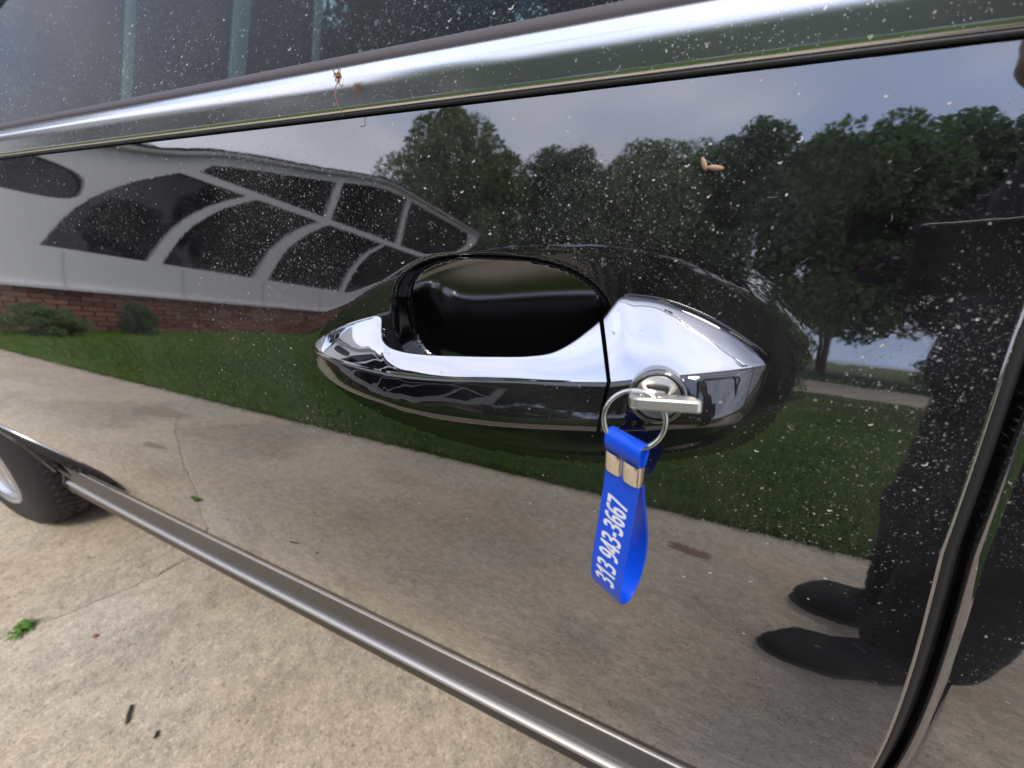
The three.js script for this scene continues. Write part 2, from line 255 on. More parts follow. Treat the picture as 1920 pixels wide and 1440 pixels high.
const car = thing('parked_car', 'dusty black car with chrome window trim parked on the concrete driveway', 'car');
const frontDoor = part(car, 'front_door', 'black front door with chrome pull handle');
{
  // front door outer panel with rolled hems at rear and bottom
  const xs = []; for (let x = -1.10; x < -0.20; x += 0.02) xs.push(x); for (let x = -0.20; x < 0.112; x += 0.00125) xs.push(x); const nMain = xs.length;
  for (let k = 1; k <= 10; k++) xs.push(0.112 + k * 0.001 + 1000);   // towards the seam
  const ys = []; for (let y = DOOR_Y0; y < 0.775; y += 0.008) ys.push(y); for (let y = 0.775; y < 0.893; y += 0.00125) ys.push(y); for (let y = 0.893; y <= DOOR_Y1 + 1e-6; y += 0.003) ys.push(y);
  const nx = xs.length + 7, ny = ys.length + 5, HR = 0.0028;
  const fn = (i, j) => {
    let y = j < 5 ? ys[0] : ys[j - 5], off = 0, dyy = 0, dxx = 0, x;
    if (j < 5) { const a = (5 - j) / 5 * Math.PI * 0.5; dyy = -0.004 * Math.sin(a); off = 0.004 * (1 - Math.cos(a)); if (j === 0) off += 0.012; }
    const xe = seamX(y) - HR;
    if (i < nMain) x = xs[i]; else if (i < xs.length) { const t = (i - nMain + 1) / 10; x = lerp(xs[nMain - 1], xe, t); }
    else { const k = Math.min(i - xs.length + 1, 6), a = k / 6 * Math.PI * 0.5; x = xe; dxx = HR * Math.sin(a); off += HR * (1 - Math.cos(a)); if (i === nx - 1) off += 0.003; }
    return [x + dxx, y + dyy, skin(x, y) - off];
  };
  const P = [], N = [], T = [], I = [];
  for (let j = 0; j < ny; j++) for (let i = 0; i < nx; i++) {
    const p = fn(i, j); P.push(...p); T.push(i < xs.length ? p[0] : p[0] + 0.0016 * (i - xs.length + 1), p[1] < 0.66 ? 1.32 - p[1] : p[1]);
    let n;
    if (i < xs.length && j >= 5) { const e = 0.0004, x = p[0], y = p[1]; n = V(-(skin(x + e, y) - skin(x - e, y)) / (2 * e), -(skin(x, y + e) - skin(x, y - e)) / (2 * e), 1).normalize(); }
    else { const a = fn(Math.min(i + 1, nx - 1), j), b = fn(Math.max(i - 1, 0), j), c = fn(i, Math.min(j + 1, ny - 1)), d = fn(i, Math.max(j - 1, 0)); n = V(a[0] - b[0], a[1] - b[1], a[2] - b[2]).cross(V(c[0] - d[0], c[1] - d[1], c[2] - d[2])).normalize(); }
    N.push(n.x, n.y, n.z);
  }
  const bezelI = [], cupI = [];
  for (let j = 0; j < ny - 1; j++) for (let i = 0; i < nx - 1; i++) {
    const a = j * nx + i, b = a + 1, c = a + nx, d = c + 1, x = P[a * 3], y = P[a * 3 + 1], to = x < -0.2 || x > 0.11 || y < 0.775 || y > 0.893 || dishS(x, y) > 1.03 ? I : pocketQ(x, y) < 0.985 ? cupI : bezelI;
    to.push(a, b, d, a, d, c);
  }
  const piece = (index) => { const g = new THREE.BufferGeometry(); g.setAttribute('position', new THREE.Float32BufferAttribute(P, 3)); g.setAttribute('normal', new THREE.Float32BufferAttribute(N, 3)); g.setAttribute('uv', new THREE.Float32BufferAttribute(T, 2)); g.setIndex(index); const t = g.toNonIndexed(); return t; };
  mesh('handle_bezel', piece(bezelI), PAINT_HANDLE, frontDoor); mesh('finger_cup', piece(cupI), CUP, frontDoor);
  const g = piece(I);
  mesh('door_panel', g, PAINT, frontDoor);
}
{ // rear door, with its rolled front hem, and the rubber seal in the gap
  const rearDoor = part(car, 'rear_door');
  const GAP = 0.0075, HR = 0.003, sk = (x, y) => side(y) + plan(x) - 0.0012;
  const g = grid(120, 150, (u, v) => {
    const y = lerp(DOOR_Y0, DOOR_Y1, v), x0 = seamX(y) + GAP;
    if (u < 0.12) { const a = (1 - u / 0.12) * Math.PI * 0.5; return [x0 + HR - HR * Math.sin(a), y, sk(x0, y) - HR * (1 - Math.cos(a)) - 0.005 * clamp(1 - u / 0.0085), x0 + HR - 0.010 * (1 - u / 0.12), y]; }
    const x = lerp(x0 + HR, 1.15, Math.pow((u - 0.12) / 0.88, 1.3)); return [x, y, sk(x, y)];
  });
  mesh('door_panel', g, PAINT, rearDoor);
  const seal = [], lip = []; for (let y = 0.42; y < 0.945; y += 0.015) { seal.push(V(seamX(y) + 0.0022, y, skin(seamX(y) - 0.004, y) - 0.0072)); lip.push(V(seamX(y) + 0.0062, y, skin(seamX(y) - 0.004, y) - 0.0125)); }
  mesh('gap_seal', tube(seal, 0.0033, 120, 10), RUBBER_DARK, rearDoor);
  mesh('gap_lip', tube(lip, 0.003, 120, 10), BLACK_PLASTIC, rearDoor);
}
{ // front fender and the rocker below the doors
  const WX = -1.73, WY = 0.335, AR = 0.362;
  const fender = part(car, 'fender');
  mesh('fender_panel', grid(90, 60, (u, v) => {
    const x = lerp(-1.104, -2.45, u), arch = Math.abs(x - WX) < AR ? WY + Math.sqrt(AR * AR - (x - WX) ** 2) : 0.30, yb = Math.max(0.432 - 0.132 * sstep(-1.11, -1.2, x), arch), y = lerp(0.90, yb, v);
    return [x, y, side(y) + plan(x) - 0.0008];
  }), PAINT, fender);
  mesh('arch_lip', tube(Array.from({ length: 25 }, (_, k) => { const a = -0.15 + (Math.PI + 0.3) * k / 24, y = Math.max(0.28, WY + AR * Math.sin(a)), x = WX + AR * Math.cos(a); return V(x, y, side(y) + plan(x) - 0.004); }), 0.005, 60, 8), PAINT_CLEAN, fender);
  mesh('wheel_liner', new THREE.CylinderGeometry(0.41, 0.41, 0.3, 40, 1, true, Math.PI - 1.75, 3.5).rotateX(Math.PI / 2).translate(WX, WY + 0.02, -0.25), std(lin(0.015, 0.015, 0.015), 0.9, 0, { side: THREE.DoubleSide }), fender);
  const rocker = part(car, 'rocker_panel');
  const rk = mono([0.300, 0.320, 0.345, 0.385, 0.405, 0.4115, 0.418, 0.440], [-0.0835, -0.0790, -0.0760, -0.0690, -0.0620, -0.0598, -0.0610, -0.075]);
  mesh('rocker_skin', grid(80, 60, (u, v) => { const x = lerp(-1.24, 1.15, u), y = lerp(0.300, 0.436, v); return [x, y, rk(y) + 0.0025 + plan(x)]; }), std(lin(0.030, 0.028, 0.026), 0.36), rocker);
  const ledge = [[0.3035, -0.0850], [0.3085, -0.0836], [0.3098, -0.0790], [0.3090, -0.0735], [0.3072, -0.0708], [0.3045, -0.0702]].map(([y, z]) => V(0, y, z)), lc = new THREE.CatmullRomCurve3(ledge, false, 'centripetal');
  mesh('chrome_strip', grid(60, 24, (u, v) => { const x = lerp(-1.225, 1.15, u), p = lc.getPoint(1 - v); return [x, p.y, p.z + plan(x)]; }), CHROME_SATIN, rocker);
  mesh('underside', grid(40, 12, (u, v) => { const x = lerp(-1.22, 1.15, u); return [x, lerp(0.262, 0.3045, v), lerp(-0.16, -0.0706, Math.pow(clamp(v / 0.5), 0.4)) + plan(x)]; }), BLACK_PLASTIC, rocker);
  mesh('end_cap', new THREE.ExtrudeGeometry(new THREE.Shape([[-0.072, 0.304], [-0.078, 0.266], [-0.15, 0.262], [-0.15, 0.34], [-0.085, 0.34]].map(([z, y]) => new THREE.Vector2(z, y))), { depth: 0.01, bevelEnabled: false }).rotateY(-Math.PI / 2).translate(-1.225, 0, 0), BLACK_PLASTIC, rocker);
  // front wheel
  const wheel = part(car, 'front_wheel'); wheel.position.set(WX, WY, -0.165);
  const R = 0.335, W = 0.11;
  const prof = [[0.235, -W], [0.255, -W - 0.006], [0.295, -W - 0.008], [R - 0.012, -W + 0.004], [R - 0.002, -W + 0.02], [R, -W + 0.04], [R, W - 0.04], [R - 0.002, W - 0.02], [R - 0.012, W - 0.004], [0.295, W + 0.008], [0.255, W + 0.006], [0.235, W]];
  const tyreRubber = std(lin(0.035, 0.033, 0.034), 0.85);
  mesh('tyre', new THREE.LatheGeometry(prof.map(([a, b]) => new THREE.Vector2(a, b)), 96).rotateX(Math.PI / 2), tyreRubber, wheel);
  const blocks = []; for (const zz of [-0.068, -0.034, 0, 0.034, 0.068]) for (let k = 0; k < 72; k++) { const b = box(0.022, 0.007, 0.026); b.rotateY(0.35 * Math.sign(zz || 1)); b.translate(0, R + 0.0015, zz); b.rotateZ(k / 72 * Math.PI * 2 + zz); blocks.push(b); }
  const tread = mesh('tread', merge(blocks), tyreRubber, wheel); tread.userData.kind = 'stuff';
  const rimM = std(lin(0.62, 0.64, 0.66), 0.28, 0.9);
  mesh('rim', new THREE.LatheGeometry([[0.236, 0.10], [0.243, 0.112], [0.236, 0.118], [0.224, 0.108], [0.215, 0.06], [0.205, -0.05]].map(([a, b]) => new THREE.Vector2(a, b)), 72).rotateX(Math.PI / 2), rimM, wheel);
  for (let k = 0; k < 9; k++) { const s = new THREE.ExtrudeGeometry(new THREE.Shape([[-0.02, 0.03], [0.02, 0.03], [0.034, 0.225], [-0.034, 0.225]].map(([a, b]) => new THREE.Vector2(a, b))), { depth: 0.02, bevelEnabled: true, bevelSize: 0.004, bevelThickness: 0.004, bevelSegments: 2 }).translate(0, 0, 0.075).rotateZ(k / 9 * Math.PI * 2 + 0.2); mesh('spoke', s, rimM, wheel); }
  mesh('hub', new THREE.CylinderGeometry(0.045, 0.05, 0.05, 32).rotateX(Math.PI / 2).translate(0, 0, 0.075), rimM, wheel);
  mesh('brake_disc', new THREE.CylinderGeometry(0.16, 0.16, 0.02, 40).rotateX(Math.PI / 2).translate(0, 0, 0.0), std(lin(0.2, 0.19, 0.18), 0.5, 0.8), wheel);
}
// belt line: chrome moulding, weatherstrip, window glass
const GLASS_TILT = 0.50;
{
  const trim = part(car, 'window_trim');
  const sec = mono([0, 0.07, 0.16, 0.45, 0.62, 0.80, 0.93, 1], [0.9466, 0.9474, 0.9496, 0.9560, 0.9606, 0.9645, 0.9675, 0.9682]), secZ = mono([0, 0.07, 0.16, 0.45, 0.62, 0.80, 0.93, 1], [-0.0212, -0.0197, -0.0189, -0.01895, -0.0195, -0.0222, -0.0256, -0.0275]);
  const droop = (x) => -0.03 * Math.pow(Math.max(0, -x - 0.45), 2);
  mesh('chrome_moulding', grid(90, 48, (u, v) => { const x = lerp(-1.25, 1.15, u); return [x, sec(v) + droop(x), secZ(v) + plan(x)]; }), CHROME, trim);
  const s2 = mono([0, 0.2, 0.6, 1], [0.966, 0.9690, 0.9738, 0.9746]), s2z = mono([0, 0.2, 0.6, 1], [-0.0270, -0.0268, -0.0310, -0.040]);
  mesh('weatherstrip', grid(60, 16, (u, v) => { const x = lerp(-1.25, 1.15, u); return [x, s2(v) + droop(x), s2z(v) + plan(x)]; }), std(lin(0.085, 0.075, 0.082), 0.7), trim);
  mesh('trim_gasket', tube(Array.from({ length: 30 }, (_, k) => { const x = lerp(-1.2, 1.15, k / 29); return V(x, 0.9462 + droop(x), -0.0212 + plan(x)); }), 0.0016, 60, 6), RUBBER_DARK, trim);
  const glassMask = dustMask(1024, 301, 90000, 120, 0.02);
  const gm = dirty(1024, glassMask, [66, 96, 98], [225, 225, 220], 0.0, 0.26);
  const winGlass = phys(0xffffff, { map: gm.color, transmission: 1, transmissionMap: gm.rest, roughness: 1, roughnessMap: gm.rest, ior: 1.4, specularIntensity: 0.42, thickness: 0, side: THREE.DoubleSide });
  const tilt = (y) => -0.0335 - (y - 0.973) * Math.tan(GLASS_TILT) - 0.1 * (y - 0.973) ** 2;
  mesh('window_glass', grid(40, 30, (u, v) => { const y = lerp(0.962, 1.36, v), x = lerp(-0.98 + (y - 0.97) * 1.4, 0.20, u); return [x, y, tilt(y)]; }), winGlass, trim);
  // roof, pillars, interior: what keeps the cabin dark
  const cabin = part(car, 'cabin');
  const dark = std(lin(0.018, 0.018, 0.02), 0.8), seatM = std(lin(0.022, 0.021, 0.022), 0.7), liner = std(lin(0.12, 0.12, 0.115), 0.9);
  mesh('roof', grid(30, 20, (u, v) => { const x = lerp(-0.45, 2.0, u), z = lerp(-0.235, -1.62, v); return [x, 1.37 + 0.07 * Math.sin(Math.PI * v) - 0.1 * Math.pow(Math.max(0, -x) / 0.45, 2) * 0.4, z]; }), PAINT_CLEAN, cabin);
  mesh('headliner', grid(20, 10, (u, v) => { const x = lerp(-0.42, 2.0, u), z = lerp(-0.26, -1.60, v); return [x, 1.35 + 0.06 * Math.sin(Math.PI * v), z]; }), liner, cabin);
  for (const s of [0, 1]) {
    const zf = (y) => s ? -1.855 - tilt(y) : tilt(y);
    mesh('windscreen_pillar', tube([V(-1.08, 0.95, zf(0.97) + (s ? 0.02 : -0.02)), V(-0.8, 1.13, zf(1.13)), V(-0.45, 1.34, zf(1.34))], 0.03, 20, 10), BLACK_PLASTIC, cabin);
    mesh('centre_pillar', tube([V(0.26, 0.95, zf(0.97) - 0.012 + 0.024 * s), V(0.30, 1.36, zf(1.36))], 0.045, 10, 10), BLACK_PLASTIC, cabin);
  }
  mesh('far_side', box(3.4, 0.72, 0.12, 0.2, 0.60, -1.80), PAINT_CLEAN, cabin);
  mesh('floor_pan', box(3.6, 0.05, 1.55, 0.2, 0.26, -1.0), dark, cabin);
  mesh('inner_door', rbox(1.9, 0.62, 0.04, 0.015, 0.1, 0.64, -0.115), dark, cabin);
  mesh('dashboard', rbox(0.55, 0.28, 1.44, 0.06, -1.22, 0.83, -0.93), dark, cabin);
  mesh('bonnet', grid(12, 12, (u, v) => [lerp(-2.6, -1.3, u), 0.88 + 0.07 * Math.sin(Math.PI * v) + 0.03 * u, lerp(-0.10, -1.75, v)]), PAINT_CLEAN, cabin);
  mesh('firewall', box(0.04, 0.7, 1.6, -1.34, 0.55, -0.93), dark, cabin);
  for (let k = 0; k < 5; k++) mesh('air_vent_slat', rbox(0.10, 0.004, 0.11, 0.0015, -0.985 - 0.02 * k, 0.968 + 0.005 * k, -0.30), std(lin(0.32, 0.35, 0.36), 0.4), cabin);
  const sw = part(car, 'steering_wheel'); sw.position.set(-0.72, 0.93, -0.50); sw.rotation.set(0, Math.PI / 2, 0); sw.rotateX(-0.42);
  mesh('wheel_rim', new THREE.TorusGeometry(0.185, 0.016, 12, 60), std(lin(0.03, 0.03, 0.032), 0.5), sw);
  mesh('wheel_hub', rbox(0.16, 0.12, 0.05, 0.02), seatM, sw);
  mesh('wheel_spoke', rbox(0.36, 0.03, 0.02, 0.008), seatM, sw);
  for (const z of [-0.50, -1.30]) {
    const seat = part(car, 'front_seat'); seat.position.set(0.18, 0.35, z);
    mesh('cushion', rbox(0.52, 0.18, 0.5, 0.06, -0.14, 0.10, 0), seatM, seat);
    mesh('backrest', rbox(0.16, 0.62, 0.48, 0.06, 0, 0, 0).rotateZ(-0.30).translate(0.20, 0.46, 0), seatM, seat);
    mesh('headrest', rbox(0.10, 0.18, 0.26, 0.04, 0.33, 0.88, 0), seatM, seat);
  }
}

// ---------------------------------------------------------------- the pull handle
const smooth = (pts, n) => new THREE.CatmullRomCurve3(pts, false, 'centripetal').getPoints(n);
// stations: [px, py, z] of the top rear edge, of the chrome/black split, of the lower front edge
const gripSt = [
  [[587, 652, 0.0035], [587, 656, 0.005], [587, 661, 0.0043]],
  [[593, 640, 0.004], [591, 661, 0.009], [592, 682, 0.0097]],
  [[603, 630, 0.005], [602, 666, 0.014], [603, 699, 0.0161]],
  [[625, 617, 0.006], [624, 674, 0.019], [624, 718, 0.0225]],
  [[655, 604, 0.007], [655, 683, 0.023], [655, 735, 0.0279]],
  [[688, 594, 0.008], [688, 691, 0.0255], [688, 748, 0.0311]],
  [[706, 591, 0.009], [706, 695, 0.0265], [706, 754, 0.0322]],
  [[714, 596, 0.010], [716, 697, 0.027], [716, 757, 0.0326]],
  [[715, 612, 0.0135], [726, 699.5, 0.0273], [726, 761, 0.0329]],
  [[716, 630, 0.0165], [737, 701, 0.0275], [737, 765, 0.0332]],
  [[727, 648, 0.0190], [752, 703, 0.0278], [752, 771, 0.0335]],
  [[752, 658, 0.0203], [775, 705.5, 0.028], [775, 776, 0.0339]],
  [[800, 664, 0.0208], [812, 708.5, 0.0285], [812, 785, 0.0342]],
  [[860, 666, 0.0210], [864, 711, 0.029], [864, 793, 0.0347]],
  [[925, 667, 0.0210], [928, 713, 0.029], [926, 800, 0.0352]],
  [[990, 666, 0.0205], [996, 714.5, 0.029], [990, 804.5, 0.0352]],
  [[1035, 659, 0.0185], [1045, 715.5, 0.029], [1035, 806.5, 0.0352]],
  [[1072, 640, 0.0145], [1086, 716, 0.029], [1072, 808, 0.0352]],
  [[1105, 615, 0.0095], [1119, 716.5, 0.029], [1100, 809, 0.0352]],
  [[1123, 600, 0.0065], [1137.5, 716.5, 0.029], [1117, 809.5, 0.0352]],
];
const capSt = [
  [[1131, 593, 0.0055], [1145.5, 716, 0.029], [1125.5, 809.5, 0.0352]],
  [[1148, 572, 0.0025], [1160, 714.5, 0.029], [1150, 809.5, 0.0352]],
  [[1164, 556, -0.0005], [1180, 712.5, 0.029], [1180, 809, 0.0352]],
  [[1196, 555, -0.0025], [1212, 709, 0.0287], [1215, 808, 0.0349]],
  [[1240, 563, -0.001], [1255, 705, 0.028], [1260, 806, 0.0340]],
  [[1290, 581, 0.001], [1300, 701, 0.0265], [1310, 802.5, 0.0342]],
  [[1335, 602, 0.003], [1345, 696.5, 0.0235], [1352, 799, 0.0314]],
  [[1375, 624, 0.004], [1386, 692, 0.019], [1385, 793, 0.0255]],
  [[1412, 647, 0.0035], [1418, 687.5, 0.0135], [1410, 772, 0.0181]],
  [[1432, 661, 0.0025], [1436, 684.5, 0.0085], [1428, 735, 0.0097]],
  [[1443, 671, 0.001], [1444, 681, 0.0035], [1442, 692, 0.0038]],
];
function handlePiece(st, n, closeLeft, closeRight) {
  const curve = (k) => new THREE.CatmullRomCurve3(st.map((s) => at(...s[k])), false, 'centripetal');
  const cT = curve(0), cS = curve(1), cB = curve(2), m = st.length - 1;
  const sec = (u) => {
    const T = cT.getPoint(u), S = cS.getPoint(u), B = cB.getPoint(u), L = T.distanceTo(S), H = S.distanceTo(B);
    const nTS = V(0, 0, 0).subVectors(S, T).cross(V(-1, 0, 0)).normalize(); if (nTS.z < 0) nTS.negate();
    const nSB = V(0, 0, 0).subVectors(B, S).cross(V(-1, 0, 0)).normalize(); if (nSB.z < 0) nSB.negate();
    const r = Math.min(0.0011, L * 0.10), rb = Math.min(0.004, H * 0.22);
    const chrome = [T.clone().addScaledVector(nTS, -r * 2.6).add(V(0, -r * 0.3, -r * 0.2)), T.clone().addScaledVector(nTS, -r * 0.9).add(V(0, r * 0.12, 0)), T.clone().lerp(S, r * 0.55 / L).addScaledVector(nTS, 0), T.clone().lerp(S, 0.35).addScaledVector(nTS, L * 0.035), T.clone().lerp(S, 0.7).addScaledVector(nTS, L * 0.035), T.clone().lerp(S, 0.93).addScaledVector(nTS, L * 0.006), S.clone().addScaledVector(nSB, -0.0003)];
    const Bk = B.clone(); Bk.z -= rb * 1.1; Bk.y -= rb * 0.35;
    const black = [S.clone().addScaledVector(nSB, -0.0006), S.clone().lerp(B, 0.03).addScaledVector(nSB, 0), S.clone().lerp(B, 0.3).addScaledVector(nSB, H * 0.034), S.clone().lerp(B, 0.62).addScaledVector(nSB, H * 0.040), S.clone().lerp(B, 0.86).addScaledVector(nSB, H * 0.018), B.clone().lerp(S, 0.0).addScaledVector(nSB, -rb * 0.28), Bk, V(Bk.x, Bk.y + 0.004, Math.min(Bk.z - 0.004, 0.010)), V(Bk.x, Bk.y + 0.010, -0.006)];
    return { chrome: new THREE.CatmullRomCurve3(chrome, false, 'centripetal'), black: new THREE.CatmullRomCurve3(black, false, 'centripetal') };
  };
  const make = (key, nv) => {
    const rows = []; for (let i = 0; i <= n; i++) { const pts = sec(i / n)[key].getPoints(nv); rows.push(pts); }
    const P = [], N = [], T = [], I = [];
    for (let i = 0; i <= n; i++) for (let j = 0; j <= nv; j++) {
      const p = rows[i][j], a = rows[Math.min(i + 1, n)][j], b = rows[Math.max(i - 1, 0)][j], c = rows[i][Math.min(j + 1, nv)], d = rows[i][Math.max(j - 1, 0)];
      const q = V(0, 0, 0).subVectors(c, d).cross(V(0, 0, 0).subVectors(a, b)).normalize();
      P.push(p.x, p.y, p.z); N.push(q.x, q.y, q.z); T.push(p.x, p.y);
    }
    for (let i = 0; i < n; i++) for (let j = 0; j < nv; j++) { const a = i * (nv + 1) + j, b = a + 1, c = a + nv + 1, d = c + 1; I.push(a, b, d, a, d, c); }
    const g = new THREE.BufferGeometry(); g.setAttribute('position', new THREE.Float32BufferAttribute(P, 3)); g.setAttribute('normal', new THREE.Float32BufferAttribute(N, 3)); g.setAttribute('uv', new THREE.Float32BufferAttribute(T, 2)); g.setIndex(I);
    return { g, rows };
  };
  const chrome = make('chrome', 40), black = make('black', 44);
  const end = (i, flip) => { const loop = [...chrome.rows[i], ...black.rows[i]], c = loop.reduce((s, p) => s.add(p), V(0, 0, 0)).multiplyScalar(1 / loop.length), P = []; for (let k = 0; k < loop.length; k++) { const a = loop[k], b = loop[(k + 1) % loop.length]; for (const q of flip ? [c, b, a] : [c, a, b]) P.push(q.x, q.y, q.z); } const g = new THREE.BufferGeometry(); g.setAttribute('position', new THREE.Float32BufferAttribute(P, 3)); g.computeVertexNormals(); return g; };
  const backRows = []; for (let i = 0; i <= n; i++) { const a = chrome.rows[i][0], b = black.rows[i][38]; backRows.push([a, V(a.x, a.y - 0.003, a.z - 0.004), V((a.x + b.x) / 2, (a.y + b.y) / 2, Math.min(a.z, b.z) - 0.004), b]); }
  const back = (() => { const P = [], I = []; backRows.forEach((q) => q.forEach((p) => P.push(p.x, p.y, p.z))); for (let i = 0; i < n; i++) for (let j = 0; j < 3; j++) { const a = i * 4 + j; I.push(a, a + 4, a + 5, a, a + 5, a + 1); } const g = new THREE.BufferGeometry(); g.setAttribute('position', new THREE.Float32BufferAttribute(P, 3)); g.setIndex(I); g.computeVertexNormals(); return g; })();
  return { chrome: chrome.g, black: black.g, back, ends: [end(0, false), end(n, true)], sec };
}
const handle = part(car, 'door_handle', 'chrome and black pull handle with key lock');
const grip = handlePiece(gripSt, 220), cap = handlePiece(capSt, 140);
mesh('grip_chrome', grip.chrome, CHROME_CLEAN, handle);
mesh('grip_front', grip.black, PAINT_HANDLE, handle);
mesh('grip_back', grip.back, BLACK_PLASTIC, handle);
mesh('grip_end', grip.ends[1], BLACK_PLASTIC, handle);
mesh('cap_chrome', cap.chrome, CHROME_CLEAN, handle);
mesh('cap_front', cap.black, PAINT_HANDLE, handle);
mesh('cap_end', cap.ends[0], BLACK_PLASTIC, handle);
// lock cylinder in the cap
const lockAt = at(1232, 744, 0.0325), keyTip = at(1246, 760, 0.058), keyAxis = V(0, 0, 0).subVectors(keyTip, lockAt).normalize();
const lockN = V(0.02, 0.16, 1).normalize(), lockQ = new THREE.Quaternion().setFromUnitVectors(V(0, 0, 1), lockN);
{
  const lathe = (pts, n = 64) => new THREE.LatheGeometry(pts.map(([a, b]) => new THREE.Vector2(a, b)), n).rotateX(Math.PI / 2);
  const place = (m, d = 0) => { m.quaternion.copy(lockQ); m.position.copy(lockAt).addScaledVector(lockN, d); return m; };
  place(mesh('lock_bezel', lathe([[0.0083, -0.004], [0.0083, 0.0012], [0.0087, 0.0017], [0.0094, 0.0016], [0.0100, 0.0006], [0.0103, -0.006]]), PAINT_CLEAN, handle));
  place(mesh('lock_face', lathe([[0.0001, -0.0004], [0.0030, -0.0003], [0.0074, 0.0009], [0.0079, 0.0008], [0.0082, -0.0008]]), NICKEL_ROUGH, handle));
  const slot = place(mesh('key_slot', merge([box(0.0070, 0.0010, 0.002, -0.0004, 0.0032, -0.0004), new THREE.ExtrudeGeometry(new THREE.Shape([[0.001, 0.0034], [0.0034, 0.0037], [0.0034, 0.0014]].map(([a, b]) => new THREE.Vector2(a, b))), { depth: 0.002, bevelEnabled: false }).translate(0, 0, -0.0016)]), BLACK_PLASTIC, handle), 0.0010);
  slot.userData.label = 'dark keyhole slot';
  // small touch pad outline right of the lock
  const c = [[1314, 712, 0.0286], [1388, 706, 0.0215], [1376, 748, 0.0245], [1307, 753, 0.0315]].map((q) => at(...q));
  const loop = []; for (let k = 0; k < 4; k++) { const a = c[k], b = c[(k + 1) % 4]; for (const t of [0.1, 0.35, 0.65, 0.9]) loop.push(a.clone().lerp(b, t)); }
  mesh('touch_pad_outline', tube(loop, 0.00035, 80, 6, true), BLACK_PLASTIC, handle);
}

// ---------------------------------------------------------------- key, ring and strap
{
  const key = thing('car_key', 'flat metal key standing in the lock of the door handle', 'key', lockAt.toArray());
  const X = V(1, 0.13, 0.05), Z = keyAxis.clone(), Y = new THREE.Vector3().crossVectors(Z, X).normalize(); X.crossVectors(Y, Z).normalize();
  key.quaternion.setFromRotationMatrix(new THREE.Matrix4().makeBasis(X, Y, Z));
  const L = keyTip.distanceTo(lockAt);
  const s = new THREE.Shape(); s.moveTo(-0.0052, 0.0085); s.lineTo(-0.0088, 0.0115); s.quadraticCurveTo(-0.0096, L * 0.7, -0.0090, L - 0.002); s.quadraticCurveTo(-0.0088, L, -0.007, L); s.lineTo(0.0076, L); s.quadraticCurveTo(0.0094, L, 0.0096, L - 0.002); s.quadraticCurveTo(0.0102, L * 0.7, 0.0092, 0.0115); s.lineTo(0.0052, 0.0085); s.closePath();
  const h = new THREE.Path(); h.absarc(-0.0028, L - 0.0072, 0.0032, 0, Math.PI * 2, true); s.holes.push(h);
  mesh('bow', new THREE.ExtrudeGeometry(s, { depth: 0.0024, bevelEnabled: true, bevelSize: 0.0005, bevelThickness: 0.0005, bevelSegments: 2, curveSegments: 24 }).translate(0, 0, -0.0012).rotateX(Math.PI / 2), KEY_METAL, key);
  mesh('blade', rbox(0.0075, 0.0019, 0.026, 0.0004, 0, 0, -0.0035), NICKEL, key);
}
const ringC = at(1188.5, 787, 0.0515), ringR = 0.5 * (at(1250, 787, 0.0515).distanceTo(at(1127, 787, 0.0515)) / 1.0) * 0.93;
const ringN = EYE.clone().sub(ringC).normalize().lerp(V(-0.1, 0.12, 1), 0.35).normalize();
{
  const q = new THREE.Quaternion().setFromUnitVectors(V(0, 0, 1), ringN), pts = [], turns = 1.93;
  for (let k = 0; k <= 180; k++) { const t = k / 180, a = 2.25 + t * turns * Math.PI * 2, w = lerp(-0.00062, 0.00062, sstep(0.42, 0.58, t)); pts.push(V(Math.cos(a) * ringR, Math.sin(a) * ringR, w).applyQuaternion(q).add(ringC)); }
  const wire = new THREE.CatmullRomCurve3(pts), g = new THREE.TubeGeometry(wire, 420, 0.00074, 10);
  const capE = (p) => new THREE.SphereGeometry(0.00074, 10, 8).translate(p.x, p.y, p.z);
  tag(mesh('key_ring', merge([g, capE(pts[0]), capE(pts[180])]), NICKEL), 'round steel split ring hanging from the key in the door lock', 'key ring');
}
const font = await new FontLoader().loadAsync('fonts/droid/droid_sans_bold.typeface.json');
